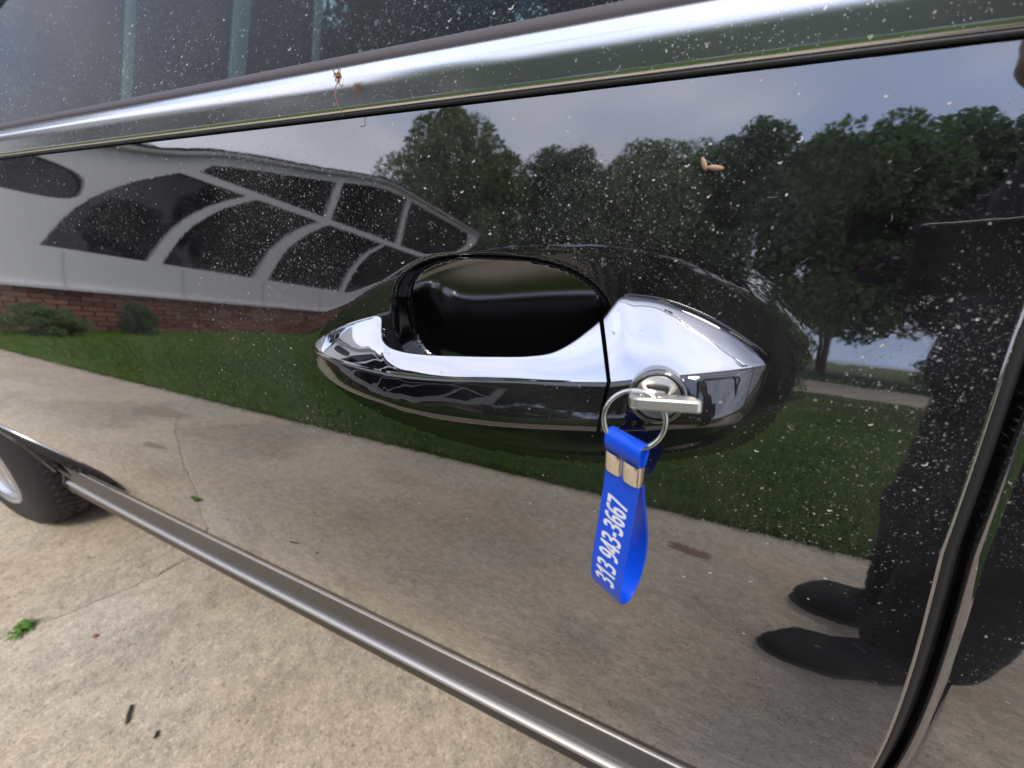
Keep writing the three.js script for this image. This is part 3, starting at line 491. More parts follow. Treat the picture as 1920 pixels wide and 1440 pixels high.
{
  const strap = thing('wrist_strap', 'bright blue rubber key strap with a white phone number hanging below the lock', 'key strap');
  const qr = new THREE.Quaternion().setFromUnitVectors(V(0, 0, 1), ringN), top = V(Math.cos(-1.68), Math.sin(-1.68), 0).multiplyScalar(ringR - 0.0009).applyQuaternion(qr).add(ringC), a = 24 * Math.PI / 180;
  const Wd = V(Math.cos(a), -0.10, Math.sin(a)).normalize(), Nn = V(Math.sin(a), -0.02, -Math.cos(a)); Nn.addScaledVector(Wd, -Nn.dot(Wd)).normalize();
  const Dn = new THREE.Vector3().crossVectors(Wd, Nn).normalize(); if (Dn.y > 0) Dn.negate(); Dn.add(V(0.17, 0, 0)).normalize();
  const W = 0.0128, TH = 0.0012, mm = 0.001;
  const path = [[0, -2.9], [-2.0, -2.1], [-2.9, 0.2], [-2.2, 3.0], [-1.2, 5.4], [-1.2, 10], [-2.0, 17], [-4.0, 28], [-6.4, 40], [-8.4, 51], [-8.6, 58], [-6.2, 64], [-0.6, 66.5], [5.0, 62.5], [8.6, 54], [9.2, 45], [6.8, 33], [3.6, 21], [1.6, 13], [1.2, 10], [1.2, 5.4], [2.2, 3.0], [2.9, 0.2], [2.0, -2.1]].map(([n, d]) => top.clone().addScaledVector(Nn, n * mm).addScaledVector(Dn, d * mm));
  const c = new THREE.CatmullRomCurve3(path, true, 'centripetal'), n = 320;
  const centre = path.reduce((s, p) => s.add(p), V(0, 0, 0)).multiplyScalar(1 / path.length);
  const frame = (t) => { const p = c.getPointAt(t), tan = c.getTangentAt(t), o = new THREE.Vector3().crossVectors(tan, Wd).normalize(); return { p, tan, o }; };
  const f0 = frame(0.25), sgn = f0.o.dot(Nn) < 0 ? 1 : -1;     // outward on the front strand
  const prof = []; { const r = 0.0005, hw = W / 2, ht = TH / 2; for (const [sx, sy, a0] of [[1, 1, 0], [-1, 1, 1], [-1, -1, 2], [1, -1, 3]]) for (let k = 0; k <= 3; k++) { const an = (a0 + k / 3) * Math.PI / 2; prof.push([sx * (hw - r) + r * Math.cos(an), sy * (ht - r) + r * Math.sin(an), Math.cos(an), Math.sin(an)]); } }
  const P = [], N = [], I = [], m = prof.length;
  for (let i = 0; i <= n; i++) { const { p, o } = frame((i % n) / n); for (const [x, y, nx, ny] of prof) { const q = p.clone().addScaledVector(Wd, x).addScaledVector(o, y * sgn), w = Wd.clone().multiplyScalar(nx).addScaledVector(o, ny * sgn); P.push(q.x, q.y, q.z); N.push(w.x, w.y, w.z); } }
  for (let i = 0; i < n; i++) for (let j = 0; j < m; j++) { const A = i * m + j, B = i * m + (j + 1) % m, C = A + m, D = B + m; I.push(A, B, D, A, D, C); }
  const g = new THREE.BufferGeometry(); g.setAttribute('position', new THREE.Float32BufferAttribute(P, 3)); g.setAttribute('normal', new THREE.Float32BufferAttribute(N, 3)); g.setIndex(I);
  mesh('band', g, BLUE, strap);
  // crimped metal clip round both strands: two barrels side by side
  const clip = (x0, name) => {
    const pr = []; const hw = W * 0.25, hd = 0.0031; for (let k = 0; k < 28; k++) { const an = k / 28 * Math.PI * 2, cx = Math.cos(an), sx = Math.sin(an); pr.push([Math.sign(cx) * Math.pow(Math.abs(cx), 0.7) * hw * 1.06, Math.sign(sx) * Math.pow(Math.abs(sx), 0.62) * hd]); }
    const p2 = [], i2 = []; for (let k = 0; k <= 6; k++) { const d = lerp(4.4, 12.0, k / 6) * mm, e = k === 0 || k === 6 ? 0.97 : 1; for (const [x, y] of pr) { const q = top.clone().addScaledVector(Dn, d).addScaledVector(Wd, x0 + x * e).addScaledVector(Nn, y * e); p2.push(q.x, q.y, q.z); } }
    for (let k = 0; k < 6; k++) for (let j = 0; j < 28; j++) { const A = k * 28 + j, B = k * 28 + (j + 1) % 28, C = A + 28, D = B + 28; i2.push(A, B, D, A, D, C); }
    const q = new THREE.BufferGeometry(); q.setAttribute('position', new THREE.Float32BufferAttribute(p2, 3)); q.setIndex(i2); q.computeVertexNormals(); mesh(name, q, std(lin(0.78, 0.72, 0.62), 0.13, 1, { side: THREE.DoubleSide }), strap);
  };
  clip(-W * 0.262, 'metal_clip'); clip(W * 0.262, 'metal_clip');
  // lettering follows the strand
  const letter = (word, size, t0, dir, material, name, depth, lift) => {
    const tg = new TextGeometry(word, { font, size, depth, curveSegments: 5, bevelEnabled: false }); tg.computeBoundingBox(); const bb = tg.boundingBox, len = c.getLength();
    tg.translate(0, -(bb.max.y + bb.min.y) / 2, 0); tg.scale(0.54, 1, 1);
    const p = tg.attributes.position;
    for (let i = 0; i < p.count; i++) { const { p: q, o } = frame(((t0 + dir * p.getX(i) / len) % 1 + 1) % 1); q.addScaledVector(Wd, -p.getY(i)).addScaledVector(o, sgn * (TH / 2 + lift + p.getZ(i))); p.setXYZ(i, q.x, q.y, q.z); }
    tg.deleteAttribute('normal'); tg.computeVertexNormals(); mesh(name, tg, material, strap);
  };
  // find where the front strand is 53 mm below the ring
  let tBot = 0; for (let t = 0; t < 0.5; t += 0.002) { const d = c.getPointAt(t).sub(top).dot(Dn); if (d < 0.0555) tBot = t; else break; }
  letter('313 943-3667', 0.0078, tBot, -1, WHITE_INK, 'phone_number', 0.0001, 0.00006);
  let tBack = 0.5; for (let t = 0.55; t < 0.95; t += 0.002) { const d = c.getPointAt(t).sub(top).dot(Dn); if (d > 0.018) tBack = t; }
  letter('A-LOCK', 0.0058, tBack, -1, phys(lin(0.004, 0.03, 0.30), { roughness: 0.4 }), 'raised_lettering', 0.0003, -0.0001);
}

// ---------------------------------------------------------------- bits of plant litter on the car
{
  const husk = tag(mesh('seed_husk', (() => { const a = onDoor(1320, 308), b = onDoor(1341, 315), e = (p, rz, l) => new THREE.SphereGeometry(1, 12, 8).scale(l, 0.0009, 0.0008).rotateZ(rz).translate(p.x, p.y, p.z + 0.0009); return merge([e(a, -1.1, 0.0024), e(b, -0.1, 0.0029), tube([V(a.x + 0.0008, a.y - 0.0012, a.z + 0.0009), V(b.x - 0.0022, b.y + 0.0001, b.z + 0.0009)], 0.0003, 6, 5)]); })(), std(lin(0.5, 0.33, 0.22), 0.8)), 'two tan seed husks stuck to the black door', 'seed husk');
  const r = rng(3), c = at(636, 146, -0.0135), gs = [];
  for (let k = 0; k < 16; k++) { const p = [c.clone().add(V((r() - 0.5) * 0.002, (r() - 0.5) * 0.003, r() * 0.0006))]; for (let q = 0; q < 5; q++) p.push(p[q].clone().add(V((r() - 0.5) * 0.0026, (r() - 0.5) * 0.0034, (r() - 0.5) * 0.0012))); gs.push(tube(p, 0.00019, 12, 5)); }
  gs.push(tube([c, at(628, 170, -0.0105), at(631, 190, -0.0105), at(640, 208, -0.0110), at(644, 218, -0.0130)], 0.00018, 20, 5));
  tag(mesh('dry_catkin', merge(gs), std(lin(0.42, 0.22, 0.10), 0.9)), 'dry tan catkin with a thin stem caught on the chrome trim', 'plant litter');
}
{ // litter on the driveway
  const twig = (p, q, name, label, col) => { const a = onGround(...p), b = onGround(...q); a.y = b.y = 0.004; const m = a.clone().lerp(b, 0.5).add(V(0.004, 0.002, 0.003)); tag(mesh(name, tube([a, m, b], 0.0028, 10, 6), col), label, 'twig'); };
  const bark = std(lin(0.06, 0.05, 0.04), 0.95);
  twig([248, 1325], [240, 1358], 'twig', 'thin dark twig lying on the bare concrete', bark);
  twig([297, 1374], [293, 1384], 'bark_chip', 'short dark chip of bark on the concrete beside a twig', bark);
  const leaf = onGround(180, 1194); tag(mesh('dry_leaf', new THREE.SphereGeometry(1, 10, 6).scale(0.006, 0.0025, 0.005).translate(leaf.x, 0.003, leaf.z), std(lin(0.25, 0.1, 0.05), 0.9)), 'tiny reddish brown leaf bit on the concrete near the crack', 'leaf');
  const stain = (x, z, rx, rz, seed, col, label) => { const q = rng(seed), s = new THREE.Shape(), n = 90; for (let k = 0; k < n; k++) { const a = k / n * 6.283, f = 0.25 + 1.2 * fbm(k / n, 0.3, 9, 4, seed) * (0.7 + 0.6 * q()); (k ? s.lineTo(Math.cos(a) * rx * f, Math.sin(a) * rz * f) : s.moveTo(Math.cos(a) * rx * f, Math.sin(a) * rz * f)); } const m = mesh('leaf_stain', new THREE.ShapeGeometry(s).rotateX(-Math.PI / 2), std(lin(...col), 0.9)); m.position.set(x, 0.0012, z); tag(m, label, 'stain'); };
  stain(0.26, 1.075, 0.085, 0.035, 4, [0.22, 0.13, 0.095], 'reddish brown stain on the driveway near the lawn edge'); stain(-2.40, 0.83, 0.17, 0.09, 5, [0.34, 0.27, 0.20], 'larger tan stain on the driveway ahead of the wheel'); stain(-1.80, 0.43, 0.09, 0.04, 6, [0.33, 0.26, 0.19], 'smaller tan stain on the driveway beside the crack');
  const w = onGround(44, 1184), r = rng(17), P = [];
  for (let k = 0; k < 46; k++) { const a = r() * 6.28, l = 0.012 + r() * 0.022, h = 0.006 + r() * 0.018, wd = 0.0035; const cx = Math.cos(a), sx = Math.sin(a), bx = (r() - 0.5) * 0.018, bz = (r() - 0.5) * 0.018; const m = [bx + cx * l * 0.55, h, bz + sx * l * 0.55], e = [bx + cx * l, h * 0.75, bz + sx * l]; P.push(bx, 0, bz, m[0] - sx * wd, m[1], m[2] + cx * wd, m[0] + sx * wd, m[1], m[2] - cx * wd, m[0] - sx * wd, m[1], m[2] + cx * wd, e[0], e[1], e[2], m[0] + sx * wd, m[1], m[2] - cx * wd); }
  const g = new THREE.BufferGeometry(); g.setAttribute('position', new THREE.Float32BufferAttribute(P, 3)); g.computeVertexNormals();
  const weed = mesh('weed', g, std(lin(0.10, 0.23, 0.035), 0.8, 0, { side: THREE.DoubleSide })); weed.position.set(w.x, -0.003, w.z); tag(weed, 'small green weed growing out of the crack in the driveway', 'weed');
}

// ---------------------------------------------------------------- what the paint mirrors: sunroom, trees, shrubs, the photographer
{
  const X = -6.8, sun_room = thing('sunroom', 'white framed sunroom with dark curved panes on a low brick wall, mirrored in the door', 'sunroom', [X, 0, 0]);
  const white = std(lin(0.66, 0.66, 0.65), 0.5), pane = phys(lin(0.012, 0.013, 0.016), { roughness: 0.03, ior: 1.5 });
  const shp = (pts) => new THREE.Shape(pts.map(([z, y]) => new THREE.Vector2(-z, y)));
  const wall = (s, d, x) => new THREE.ExtrudeGeometry(s, { depth: d, bevelEnabled: false, curveSegments: 6 }).rotateY(Math.PI / 2).translate(x, 0, 0);   // shape x = -z, extruded along x
  const bend = mono([1.2, 1.85, 2.4, 2.87, 3.6], [0, 0.27, 0.68, 1.24, 2.0]), roofY = mono([0.5, 1.5, 2.72, 3.4, 4.91, 7.79, 12.4], [2.45, 2.72, 3.05, 3.42, 3.93, 4.72, 4.72]);
  const line = (z0, y0, y1, n = 8) => Array.from({ length: n + 1 }, (_, k) => { const y = lerp(y0, y1, k / n); return [z0 + bend(y), y]; });
  const outline = [[0.4, 0.6], [12.4, 0.6], ...Array.from({ length: 25 }, (_, k) => { const z = lerp(12.4, 0.4, k / 24); return [z, roofY(z)]; })];
  const front = shp(outline), panes = [];
  const cuts = [[1.91, 2.90], [3.06, 4.38], [4.62, 6.30], [6.40, 8.2], [8.42, 10.4]];
  for (const [a, b] of cuts) panes.push([...line(a, 1.2, 2.84), ...line(b, 1.2, 2.84).reverse()]);
  const upper = (a, b) => { const o = []; for (let k = 0; k <= 8; k++) { const z = lerp(a, b, k / 8); o.push([z, 2.98]); } for (let k = 0; k <= 8; k++) { const z = lerp(b, a, k / 8); o.push([z + 0.15, Math.max(2.99, roofY(z) - 0.22)]); } return o; };
  panes.push(upper(3.35, 5.70), upper(5.86, 8.0), upper(8.15, 11.6));
  panes.push(Array.from({ length: 24 }, (_, k) => { const an = k / 24 * 6.283, c = Math.cos(an), s = Math.sin(an); return [1.45 + Math.sign(c) * Math.pow(Math.abs(c), 0.6) * 0.75, 2.13 + Math.sign(s) * Math.pow(Math.abs(s), 0.6) * 0.27]; }));
  for (const p of panes) front.holes.push(new THREE.Path(p.map(([z, y]) => new THREE.Vector2(-z, y))));
  mesh('frame', wall(front, 0.12, -0.12), white, sun_room);
  for (const p of panes) mesh('pane', wall(shp(p), 0.01, -0.09), pane, sun_room);
  for (let k = 0; k < 9; k++) mesh('batten', box(0.018, 0.52, 0.035, 0.008, 0.91, 0.9 + k * 1.22), white, sun_room);
  mesh('gutter', tube(Array.from({ length: 20 }, (_, k) => { const z = lerp(0.4, 12.4, k / 19); return V(0.06, roofY(z) - 0.04, z); }), 0.05, 60, 8), white, sun_room);
  mesh('sill', box(0.20, 0.045, 12.0, -0.03, 0.625, 6.4), white, sun_room);
  mesh('back_wall', box(0.1, 4.2, 12.0, -3.2, 2.1, 6.4), white, sun_room);
  mesh('roof', grid(20, 4, (u, v) => { const z = lerp(0.3, 12.6, u); return [lerp(0.15, -3.3, v), roofY(z) + 0.03, z]; }), std(lin(0.16, 0.13, 0.11), 0.9), sun_room);
  const base = mesh('brick_base', box(0.2, 0.6, 12.0, -0.125, 0.3, 6.4), std(lin(0.30, 0.27, 0.23), 0.95), sun_room);
  const bm = [[0.22, 0.095, 0.065], [0.27, 0.125, 0.085], [0.17, 0.075, 0.055], [0.24, 0.13, 0.10], [0.30, 0.15, 0.10]].map((c) => std(lin(...c), 0.9)), bg = rbox(0.05, 0.064, 0.2, 0.006, 0, 0, 0, 1), r = rng(9);
  for (let row = 0; row < 8; row++) for (let k = 0; k < 32; k++) { const b = mesh('brick', bg, bm[(r() * 5) | 0], base); b.position.set(-0.006 + 0.004 * r(), 0.037 + row * 0.075, 0.62 + k * 0.211 + (row % 2) * 0.105); }
}
function leafCloud(seed, n, rx, ry, rz, size, shape = 0.55) {
  const r = rng(seed), P = [], N = [], lobes = Array.from({ length: 30 }, () => { const a = r() * 6.28, e = (r() - 0.45) * 2, q = Math.sqrt(Math.max(0, 1 - Math.min(1, e * e) * 0.85)) * (0.4 + 0.6 * r()); return [Math.cos(a) * q * 0.8, e * 0.74, Math.sin(a) * q * 0.8, 0.14 + 0.24 * r()]; });
  for (let k = 0; k < n; k++) {
    const L = lobes[(r() * 30) | 0]; let x, y, z; do { x = r() * 2 - 1; y = r() * 2 - 1; z = r() * 2 - 1; } while (x * x + y * y + z * z > 1);
    const l = Math.pow(Math.hypot(x, y, z), -0.45); x = (L[0] + x * l * L[3]) * rx; y = (L[1] + y * l * L[3]) * ry; z = (L[2] + z * l * L[3]) * rz;
    const a = V(r() - 0.5, r() - 0.5, r() - 0.5).normalize(), b = V(r() - 0.5, r() - 0.5, r() - 0.5).cross(a).normalize(), s = size * (0.6 + 0.8 * r()), c = V(x, y, z);
    const p = [c.clone().addScaledVector(a, s), c.clone().addScaledVector(b, s * shape), c.clone().addScaledVector(a, -s), c.clone().addScaledVector(b, -s * shape)];
    for (const i of [0, 1, 2, 0, 2, 3]) P.push(p[i].x, p[i].y, p[i].z);
  }
  const g = new THREE.BufferGeometry(); g.setAttribute('position', new THREE.Float32BufferAttribute(P, 3)); g.computeVertexNormals(); return g;
}
const leafM = (r, g, b) => phys(lin(r, g, b), { roughness: 0.75, side: THREE.DoubleSide, transmission: 0.35, thickness: 0 });
const barkM = std(lin(0.07, 0.055, 0.042), 0.95);
const crowns = [leafCloud(101, 20000, 1, 1, 1, 0.030), leafCloud(202, 20000, 1, 1, 1, 0.030), leafCloud(303, 20000, 1, 1, 1, 0.032)];
const leafMs = [leafM(0.12, 0.20, 0.06), leafM(0.095, 0.17, 0.065), leafM(0.14, 0.21, 0.055)];
function tree(kind, x, z, h, rw, rh, label, mat, group) {
  const t = thing('broadleaf_tree', label, 'tree', [x, -0.01, z], group), r = rng((x * 100 | 0) + 7), trunk = [];
  const cy = h - rh, wob = () => (r() - 0.5) * 0.3;
  trunk.push(new THREE.CylinderGeometry(0.09, 0.18, cy, 9).translate(0, cy / 2, 0));
  for (let k = 0; k < 6; k++) { const a = r() * 6.28; trunk.push(tube([V(0, cy * (0.5 + 0.08 * k), 0), V(Math.cos(a) * rw * 0.3, cy + wob(), Math.sin(a) * rw * 0.3), V(Math.cos(a) * rw * 0.6, cy + rh * 0.4, Math.sin(a) * rw * 0.6)], 0.05, 8, 6)); }
  mesh('trunk', merge(trunk), barkM, t);
  const c = mesh('crown', crowns[kind], mat, t); c.position.y = h - rh; c.scale.set(rw, rh, rw); c.rotation.y = r() * 6;
}
const TREES = [
  [2, -9.6, 14.6, 12.4, 3.4, 5.6, 'bright green tree close behind the end of the sunroom'],
  [0, -11, 19, 12, 4.2, 5.6, 'wide green tree standing beyond the sunroom end'], [1, -6.0, 20, 13, 3.8, 6.0, 'tall dark green tree beside the wide tree by the sunroom'], [2, -1.6, 18.5, 12.6, 3.6, 5.6, 'yellow green tree behind the low dark shrub'], [1, 2.4, 19, 13.2, 3.5, 6, 'slim dark tree behind the loose green shrub'],
  [0, 6.6, 19.5, 13.6, 3.9, 6.2, 'tall green tree beyond the pale street'], [1, 11.4, 21, 14, 4.4, 6.4, 'dark green tree past the street with a broad crown'], [2, 16.5, 22, 14.5, 4.6, 6.6, 'large yellow green tree at the far end of the street'], [0, 22, 23, 15, 4.6, 6.8, 'green tree behind the wide shrub beyond the street'], [1, 28, 25, 16, 5, 7, 'dark broad tree farthest along the street'], [0, 0.4, 27, 17, 5.5, 7.5, 'tallest green tree in the second row'], [2, 9, 28, 17.5, 5.5, 8, 'high pale green tree in the second row'], [1, -8.6, 28, 16.5, 5.5, 7.5, 'dark tree in the second row behind the sunroom'],
];
for (const [k, x, z, h, rw, rh, l] of TREES) tree(k, x, z, h, rw, rh, l, leafMs[k], 'trees across the street');
tree(1, 4.6, 7.6, 4.3, 1.7, 1.5, 'small purple leaved tree on the lawn before the street', leafM(0.045, 0.022, 0.035));
tree(1, -10.5, -2.2, 6.5, 2.6, 3.4, 'dense dark tree ahead of the car, seen through the windscreen', leafM(0.03, 0.055, 0.03)); tree(0, -9.5, -6.5, 7, 3.0, 3.6, 'dark tree on the far side of the car, seen through the cabin', leafM(0.03, 0.05, 0.03)); tree(2, -6.5, -10, 7.5, 3.4, 3.9, 'broad dark tree on the far side of the driveway', leafM(0.035, 0.055, 0.03));
const shrub = (x, z, rw, rh, label, k) => { const t = thing('shrub', label, 'shrub', [x, -0.01, z], 'shrubs along the street side of the lawn'); const c = mesh('foliage', crowns[k], leafMs[(k + 1) % 3], t); c.position.y = rh * 0.8; c.scale.set(rw, rh, rw); c.rotation.y = x * 3; mesh('stem', new THREE.CylinderGeometry(0.03, 0.05, rh, 7).translate(0, rh / 2, 0), barkM, t); };
shrub(-3.6, 8.4, 1.5, 0.9, 'round shrub at the end of the sunroom wall', 0); shrub(-1.0, 8.6, 1.4, 0.8, 'low dark shrub on the lawn', 1); shrub(1.4, 8.2, 1.5, 0.9, 'loose green shrub before the yellow green tree', 2); shrub(9.6, 15.4, 2.2, 1.3, 'wide shrub beyond the street', 1);
shrub(-6.1, 1.65, 0.34, 0.24, 'weedy plant at the foot of the brick wall', 2); shrub(-6.25, 2.5, 0.22, 0.30, 'small upright weed against the brick wall', 0);

{
  const h = thing('brown_house', 'dark brown house ahead of the car, seen through its windscreen', 'house', [-12.5, 0, -7.5]);
  const wallM = std(lin(0.035, 0.03, 0.028), 0.9);
  mesh('wall', box(3, 6.4, 11.5, -1.5, 3.2, 0), wallM, h);
  for (let k = 0; k < 26; k++) mesh('siding_board', box(0.02, 0.225, 11.5, 0.014, 0.14 + k * 0.24, 0).rotateZ(0.0), wallM, h);
  mesh('roof', new THREE.CylinderGeometry(0.01, 3.0, 2.2, 4, 1).rotateY(Math.PI / 4).scale(1, 1, 3).translate(-1.5, 7.5, 0), std(lin(0.05, 0.045, 0.04), 0.9), h);
  for (const z of [-3.2, 2.4]) { const w = mesh('window', box(0.08, 1.3, 1.0, 0.05, 3.9, z), std(lin(0.5, 0.5, 0.48), 0.6), h); mesh('glass', box(0.02, 1.16, 0.86, 0.09, 3.9, z), phys(lin(0.02, 0.025, 0.03), { roughness: 0.05 }), w); }
}
// photographer: surfaces drawn round a skeleton by surface nets
function surfaceNet(sdf, lo, hi, h) {
  const n = [0, 1, 2].map((k) => Math.ceil((hi[k] - lo[k]) / h) + 1), [nx, ny, nz] = n, F = new Float32Array(nx * ny * nz), id = new Int32Array(nx * ny * nz).fill(-1), P = [], N = [], I = [];
  const ix = (i, j, k) => (k * ny + j) * nx + i;
  for (let k = 0; k < nz; k++) for (let j = 0; j < ny; j++) for (let i = 0; i < nx; i++) F[ix(i, j, k)] = sdf(lo[0] + i * h, lo[1] + j * h, lo[2] + k * h);
  for (let k = 0; k < nz - 1; k++) for (let j = 0; j < ny - 1; j++) for (let i = 0; i < nx - 1; i++) {
    let c = 0, x = 0, y = 0, z = 0; const f = (a, b, d) => F[ix(i + a, j + b, k + d)];
    const edge = (a, b) => { const fa = f(...a), fb = f(...b); if ((fa < 0) !== (fb < 0)) { const t = fa / (fa - fb); x += lerp(a[0], b[0], t); y += lerp(a[1], b[1], t); z += lerp(a[2], b[2], t); c++; } };
    for (const p of [0, 1]) for (const q of [0, 1]) { edge([0, p, q], [1, p, q]); edge([p, 0, q], [p, 1, q]); edge([p, q, 0], [p, q, 1]); }
    if (!c) continue;
    id[ix(i, j, k)] = P.length / 3; const X = lo[0] + (i + x / c) * h, Y = lo[1] + (j + y / c) * h, Z = lo[2] + (k + z / c) * h, e = h * 0.5; P.push(X, Y, Z);
    const g = V(sdf(X + e, Y, Z) - sdf(X - e, Y, Z), sdf(X, Y + e, Z) - sdf(X, Y - e, Z), sdf(X, Y, Z + e) - sdf(X, Y, Z - e)).normalize(); N.push(g.x, g.y, g.z);
  }
  const quad = (a, b, c, d, flip) => { if (a < 0 || b < 0 || c < 0 || d < 0) return; if (flip) I.push(a, c, b, a, d, c); else I.push(a, b, c, a, c, d); };
  for (let k = 1; k < nz - 1; k++) for (let j = 1; j < ny - 1; j++) for (let i = 1; i < nx - 1; i++) {
    const s = F[ix(i, j, k)] < 0;
    if (s !== F[ix(i + 1, j, k)] < 0) quad(id[ix(i, j - 1, k - 1)], id[ix(i, j, k - 1)], id[ix(i, j, k)], id[ix(i, j - 1, k)], !s);
    if (s !== F[ix(i, j + 1, k)] < 0) quad(id[ix(i - 1, j, k - 1)], id[ix(i - 1, j, k)], id[ix(i, j, k)], id[ix(i, j, k - 1)], !s);
    if (s !== F[ix(i, j, k + 1)] < 0) quad(id[ix(i - 1, j - 1, k)], id[ix(i, j - 1, k)], id[ix(i, j, k)], id[ix(i - 1, j, k)], !s);
  }
  const g = new THREE.BufferGeometry(); g.setAttribute('position', new THREE.Float32BufferAttribute(P, 3)); g.setAttribute('normal', new THREE.Float32BufferAttribute(N, 3)); g.setIndex(I); return g;
}
const capsule = (a, b, ra, rb) => { const d = [b[0] - a[0], b[1] - a[1], b[2] - a[2]], L = d[0] * d[0] + d[1] * d[1] + d[2] * d[2] || 1e-9; return (x, y, z) => { const t = clamp(((x - a[0]) * d[0] + (y - a[1]) * d[1] + (z - a[2]) * d[2]) / L); return Math.hypot(x - a[0] - d[0] * t, y - a[1] - d[1] * t, z - a[2] - d[2] * t) - lerp(ra, rb, t); }; };
const ell = (c, r) => (x, y, z) => { const p = [(x - c[0]) / r[0], (y - c[1]) / r[1], (z - c[2]) / r[2]], l = Math.hypot(...p); return (l - 1) * Math.min(...r); };
const blend = (list, k) => (x, y, z) => { let d = list[0](x, y, z); for (let i = 1; i < list.length; i++) { const e = list[i](x, y, z), h = Math.max(k - Math.abs(d - e), 0) / k; d = Math.min(d, e) - h * h * k * 0.25; } return d; };
function net(list, k, h) { // bounds found on a coarse pass are not needed: give them
  return (lo, hi) => surfaceNet(blend(list, k), lo, hi, h);
}
{
  const person = thing('person', 'person in a dark jacket and dark trousers beside the car, mirrored in the door', 'person');
  const skinM = std(lin(0.42, 0.26, 0.18), 0.55), jacketM = std(lin(0.012, 0.011, 0.017), 0.9), trouserM = std(lin(0.010, 0.010, 0.012), 0.9), shoeM = std(lin(0.010, 0.010, 0.011), 0.75), hairM = std(lin(0.03, 0.022, 0.018), 0.8);
  const shR = [0.70, 1.30, 0.63], elR = [0.60, 1.03, 0.50], wrR = [0.45, 0.955, 0.36], shL = [0.76, 1.31, 0.97], elL = [0.83, 1.04, 1.04], wrL = [0.72, 0.84, 0.98], hipR = [0.70, 0.86, 0.72], hipL = [0.74, 0.86, 0.90], kneeR = [0.655, 0.46, 0.70], kneeL = [0.72, 0.46, 0.94], ankR = [0.655, 0.09, 0.70], ankL = [0.77, 0.09, 0.985];
  const hand = (w, dir, up, s) => { // palm and five fingers, slightly curled
    const d = V(...dir).normalize(), u = V(...up).addScaledVector(d, -V(...up).dot(d)).normalize(), k = new THREE.Vector3().crossVectors(d, u), W = V(...w), P = (a, b, c) => W.clone().addScaledVector(d, a).addScaledVector(u, b).addScaledVector(k, c).toArray(), out = [];
    out.push(capsule(P(0, 0, 0), P(0.075, 0.022, 0), 0.026, 0.016), capsule(P(0, 0, 0), P(0.075, -0.022, 0), 0.026, 0.016), capsule(P(0.03, 0.0, 0), P(0.08, 0, 0), 0.02, 0.017));
    [[0.032, 0.058], [0.011, 0.066], [-0.011, 0.061], [-0.031, 0.048]].forEach(([o, l]) => { out.push(capsule(P(0.078, o, 0), P(0.078 + l * 0.5, o * 1.1, s * 0.008), 0.0098, 0.009), capsule(P(0.078 + l * 0.5, o * 1.1, s * 0.008), P(0.078 + l * 0.85, o * 1.1, s * 0.028), 0.009, 0.0078)); });
    out.push(capsule(P(0.015, 0.026, s * 0.005), P(0.045, 0.052, s * 0.02), 0.014, 0.011), capsule(P(0.045, 0.052, s * 0.02), P(0.075, 0.056, s * 0.030), 0.011, 0.009));
    return out;
  };
  const headC = [0.68, 1.575, 0.775];
  const body = [capsule([0.735, 1.36, 0.80], [0.70, 1.48, 0.785], 0.058, 0.055), ell(headC, [0.098, 0.122, 0.080]), ell([0.645, 1.525, 0.765], [0.055, 0.055, 0.055]), ell([0.578, 1.565, 0.748], [0.018, 0.024, 0.014]), ell([0.69, 1.57, 0.690], [0.016, 0.03, 0.012]), ell([0.69, 1.57, 0.862], [0.016, 0.03, 0.012]), ell([0.594, 1.522, 0.75], [0.014, 0.008, 0.024]),
    ell([0.735, 1.20, 0.80], [0.10, 0.20, 0.15]), capsule([0.735, 1.34, 0.80], shR, 0.07, 0.055), capsule([0.735, 1.34, 0.80], shL, 0.07, 0.055), capsule(shR, elR, 0.047, 0.038), capsule(elR, wrR, 0.037, 0.025), capsule(shL, elL, 0.047, 0.038), capsule(elL, wrL, 0.037, 0.025), capsule([0.735, 1.1, 0.8], [0.725, 0.9, 0.81], 0.11, 0.12), capsule(hipR, kneeR, 0.075, 0.052), capsule(kneeR, ankR, 0.05, 0.034), capsule(hipL, kneeL, 0.075, 0.052), capsule(kneeL, ankL, 0.05, 0.034)];
  const bodyG = net(body, 0.035, 0.0125)([0.45, 0.02, 0.30], [1.0, 1.74, 1.16]);
  const hR = net(hand(wrR, [-0.85, -0.16, -0.5], [0.1, 1, 0], 1), 0.012, 0.004)([0.28, 0.85, 0.22], [0.52, 1.06, 0.43]);
  const hL = net(hand(wrL, [-0.35, -0.9, -0.1], [-0.6, 0, 1], -1), 0.012, 0.004)([0.60, 0.62, 0.86], [0.80, 0.90, 1.08]);
  const fore = net([capsule(elR, wrR, 0.037, 0.025)], 0.01, 0.010)([0.36, 0.88, 0.28], [0.7, 1.12, 0.6]);
  mesh('body', mergeGeometries([bodyG, hR, hL, fore]), skinM, person);
  mesh('jacket', net([ell([0.735, 1.20, 0.80], [0.135, 0.22, 0.20]), capsule([0.735, 1.34, 0.80], shR, 0.085, 0.075), capsule([0.735, 1.34, 0.80], shL, 0.085, 0.075), capsule(shR, elR, 0.070, 0.066), capsule(elR, [0.455, 0.958, 0.364], 0.064, 0.048), capsule(shL, elL, 0.068, 0.06), capsule(elL, [0.735, 0.87, 0.985], 0.056, 0.044), capsule([0.735, 1.1, 0.8], [0.725, 0.88, 0.81], 0.15, 0.165)], 0.05, 0.0125)([0.25, 0.66, 0.25], [1.02, 1.48, 1.20]), jacketM, person);
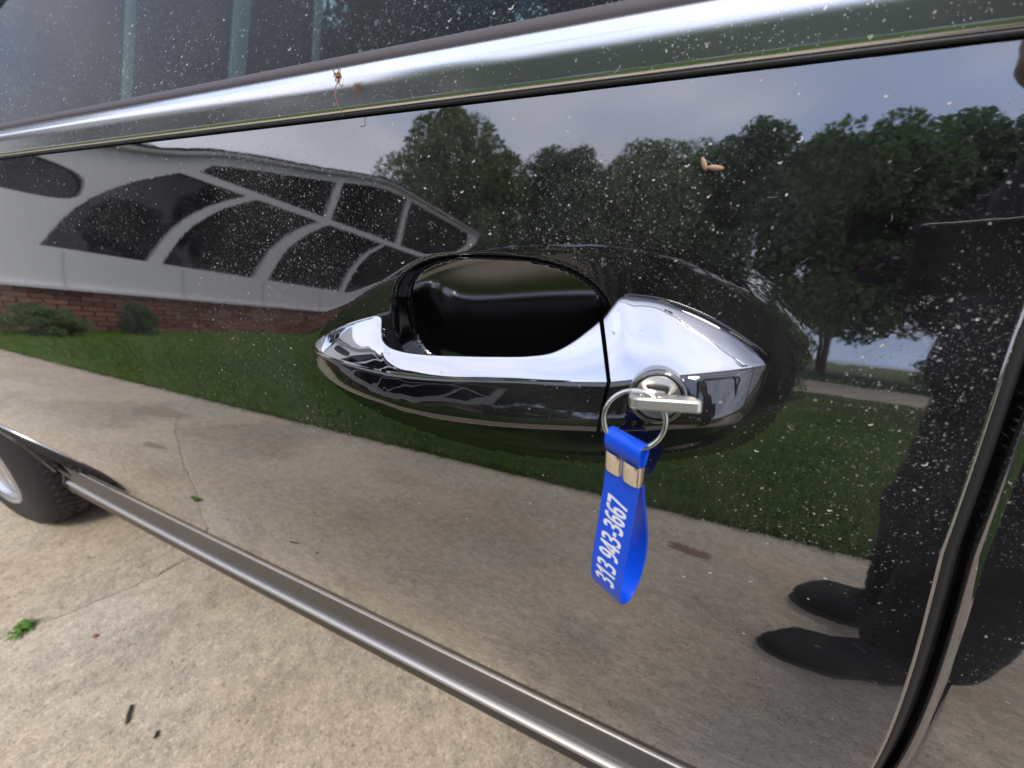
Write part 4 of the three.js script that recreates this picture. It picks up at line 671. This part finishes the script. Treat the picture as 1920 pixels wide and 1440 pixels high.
  mesh('trousers', net([capsule([0.725, 0.93, 0.81], [0.725, 0.86, 0.81], 0.135, 0.135), capsule(hipR, kneeR, 0.105, 0.095), capsule(kneeR, [0.66, 0.14, 0.705], 0.092, 0.092), capsule(hipL, kneeL, 0.105, 0.095), capsule(kneeL, [0.775, 0.14, 0.985], 0.092, 0.092)], 0.03, 0.0125)([0.5, 0.02, 0.55], [0.98, 1.10, 1.14]), trouserM, person);
  const shoe = (toe, heel) => { const L = (t, y, r) => [lerp(heel[0], toe[0], t), y, lerp(heel[1], toe[1], t)]; const flat = (f) => (x, y, z) => Math.max(f(x, y, z), 0.004 - y); return flat(blend([capsule(L(0.05, 0.055), L(0.35, 0.055), 0.052, 0.05), capsule(L(0.1, 0.095), L(0.3, 0.08), 0.052, 0.05), capsule(L(0.35, 0.05), L(0.70, 0.048), 0.062, 0.068), capsule(L(0.70, 0.048), L(0.87, 0.040), 0.068, 0.050)], 0.03)); };
  const rS = shoe([0.385, 0.585], [0.70, 0.715]), lS = shoe([0.535, 0.935], [0.82, 1.0]);
  const sR = surfaceNet(rS, [0.26, -0.01, 0.45], [0.82, 0.20, 0.85], 0.008), sL = surfaceNet(lS, [0.42, -0.01, 0.80], [0.96, 0.20, 1.14], 0.008);
  const soleM = std(lin(0.05, 0.05, 0.05), 0.8), sole = (f) => (x, y, z) => Math.max(f(x, 0.03, z) - 0.003, y - 0.021, 0.003 - y), lace = std(lin(0.09, 0.09, 0.095), 0.8);
  for (const [g, f, lo, hi, toe, heel] of [[sR, rS, [0.26, -0.01, 0.45], [0.82, 0.05, 0.85], [0.385, 0.585], [0.70, 0.715]], [sL, lS, [0.42, -0.01, 0.80], [0.96, 0.05, 1.14], [0.535, 0.935], [0.82, 1.0]]]) {
    const sh = mesh('shoe', g, shoeM, person); mesh('sole', surfaceNet(sole(f), lo, hi, 0.008), soleM, sh);
    const d = V(toe[0] - heel[0], 0, toe[1] - heel[1]).normalize(), k = V(-d.z, 0, d.x);
    for (let i = 0; i < 4; i++) { const t = 0.40 + i * 0.075, c = V(lerp(heel[0], toe[0], t), 0.122 - i * 0.005, lerp(heel[1], toe[1], t)); mesh('lace', tube([c.clone().addScaledVector(k, -0.03).add(V(0, -0.014, 0)), c, c.clone().addScaledVector(k, 0.03).add(V(0, -0.014, 0))], 0.003, 8, 6), lace, sh); }
  }
  mesh('hair', net([ell([0.705, 1.60, 0.78], [0.105, 0.118, 0.092]), ell([0.74, 1.55, 0.785], [0.085, 0.12, 0.088])], 0.03, 0.010)([0.56, 1.38, 0.64], [0.86, 1.76, 0.92]), hairM, person);
}
{ // the phone that takes the picture, held behind the lens
  const phone = thing('phone', 'dark phone held up beside the car door', 'phone', [0.340, 0.972, 0.285]);
  phone.quaternion.copy(camera.quaternion);
  mesh('case', rbox(0.165, 0.078, 0.009, 0.004), std(lin(0.012, 0.012, 0.016), 0.5), phone);
  for (const y of [0.022, 0, -0.022]) mesh('lens_ring', new THREE.CylinderGeometry(0.007, 0.0075, 0.002, 28).rotateX(Math.PI / 2).translate(-0.070, y - 0.002, -0.0035), std(lin(0.05, 0.05, 0.055), 0.25, 0.6), phone);
}
{ // pale canopy frame on the far side of the car, seen through the cabin
  const poles = thing('canopy_frame', 'pale metal canopy poles standing beyond the windscreen of the car', 'canopy');
  const M = std(lin(0.62, 0.66, 0.66), 0.5);
  for (const [a, b, d, r] of [[[246, 0], [238, 168], 3.4, 0.020], [[455, 0], [445, 130], 3.4, 0.040], [[598, 0], [592, 100], 3.4, 0.022]]) { const q = dirOf(...a), w = dirOf(...b); const A = EYE.clone().addScaledVector(q, d), B = EYE.clone().addScaledVector(w, d); const D = B.clone().sub(A); const F = A.clone().addScaledVector(D, A.y / -D.y); mesh('pole', tube([A.clone().addScaledVector(D, -0.9), A.clone().lerp(F, 0.5), F], r, 8, 10), M, poles); }
}
console.log('done');
renderer.render(scene, camera);
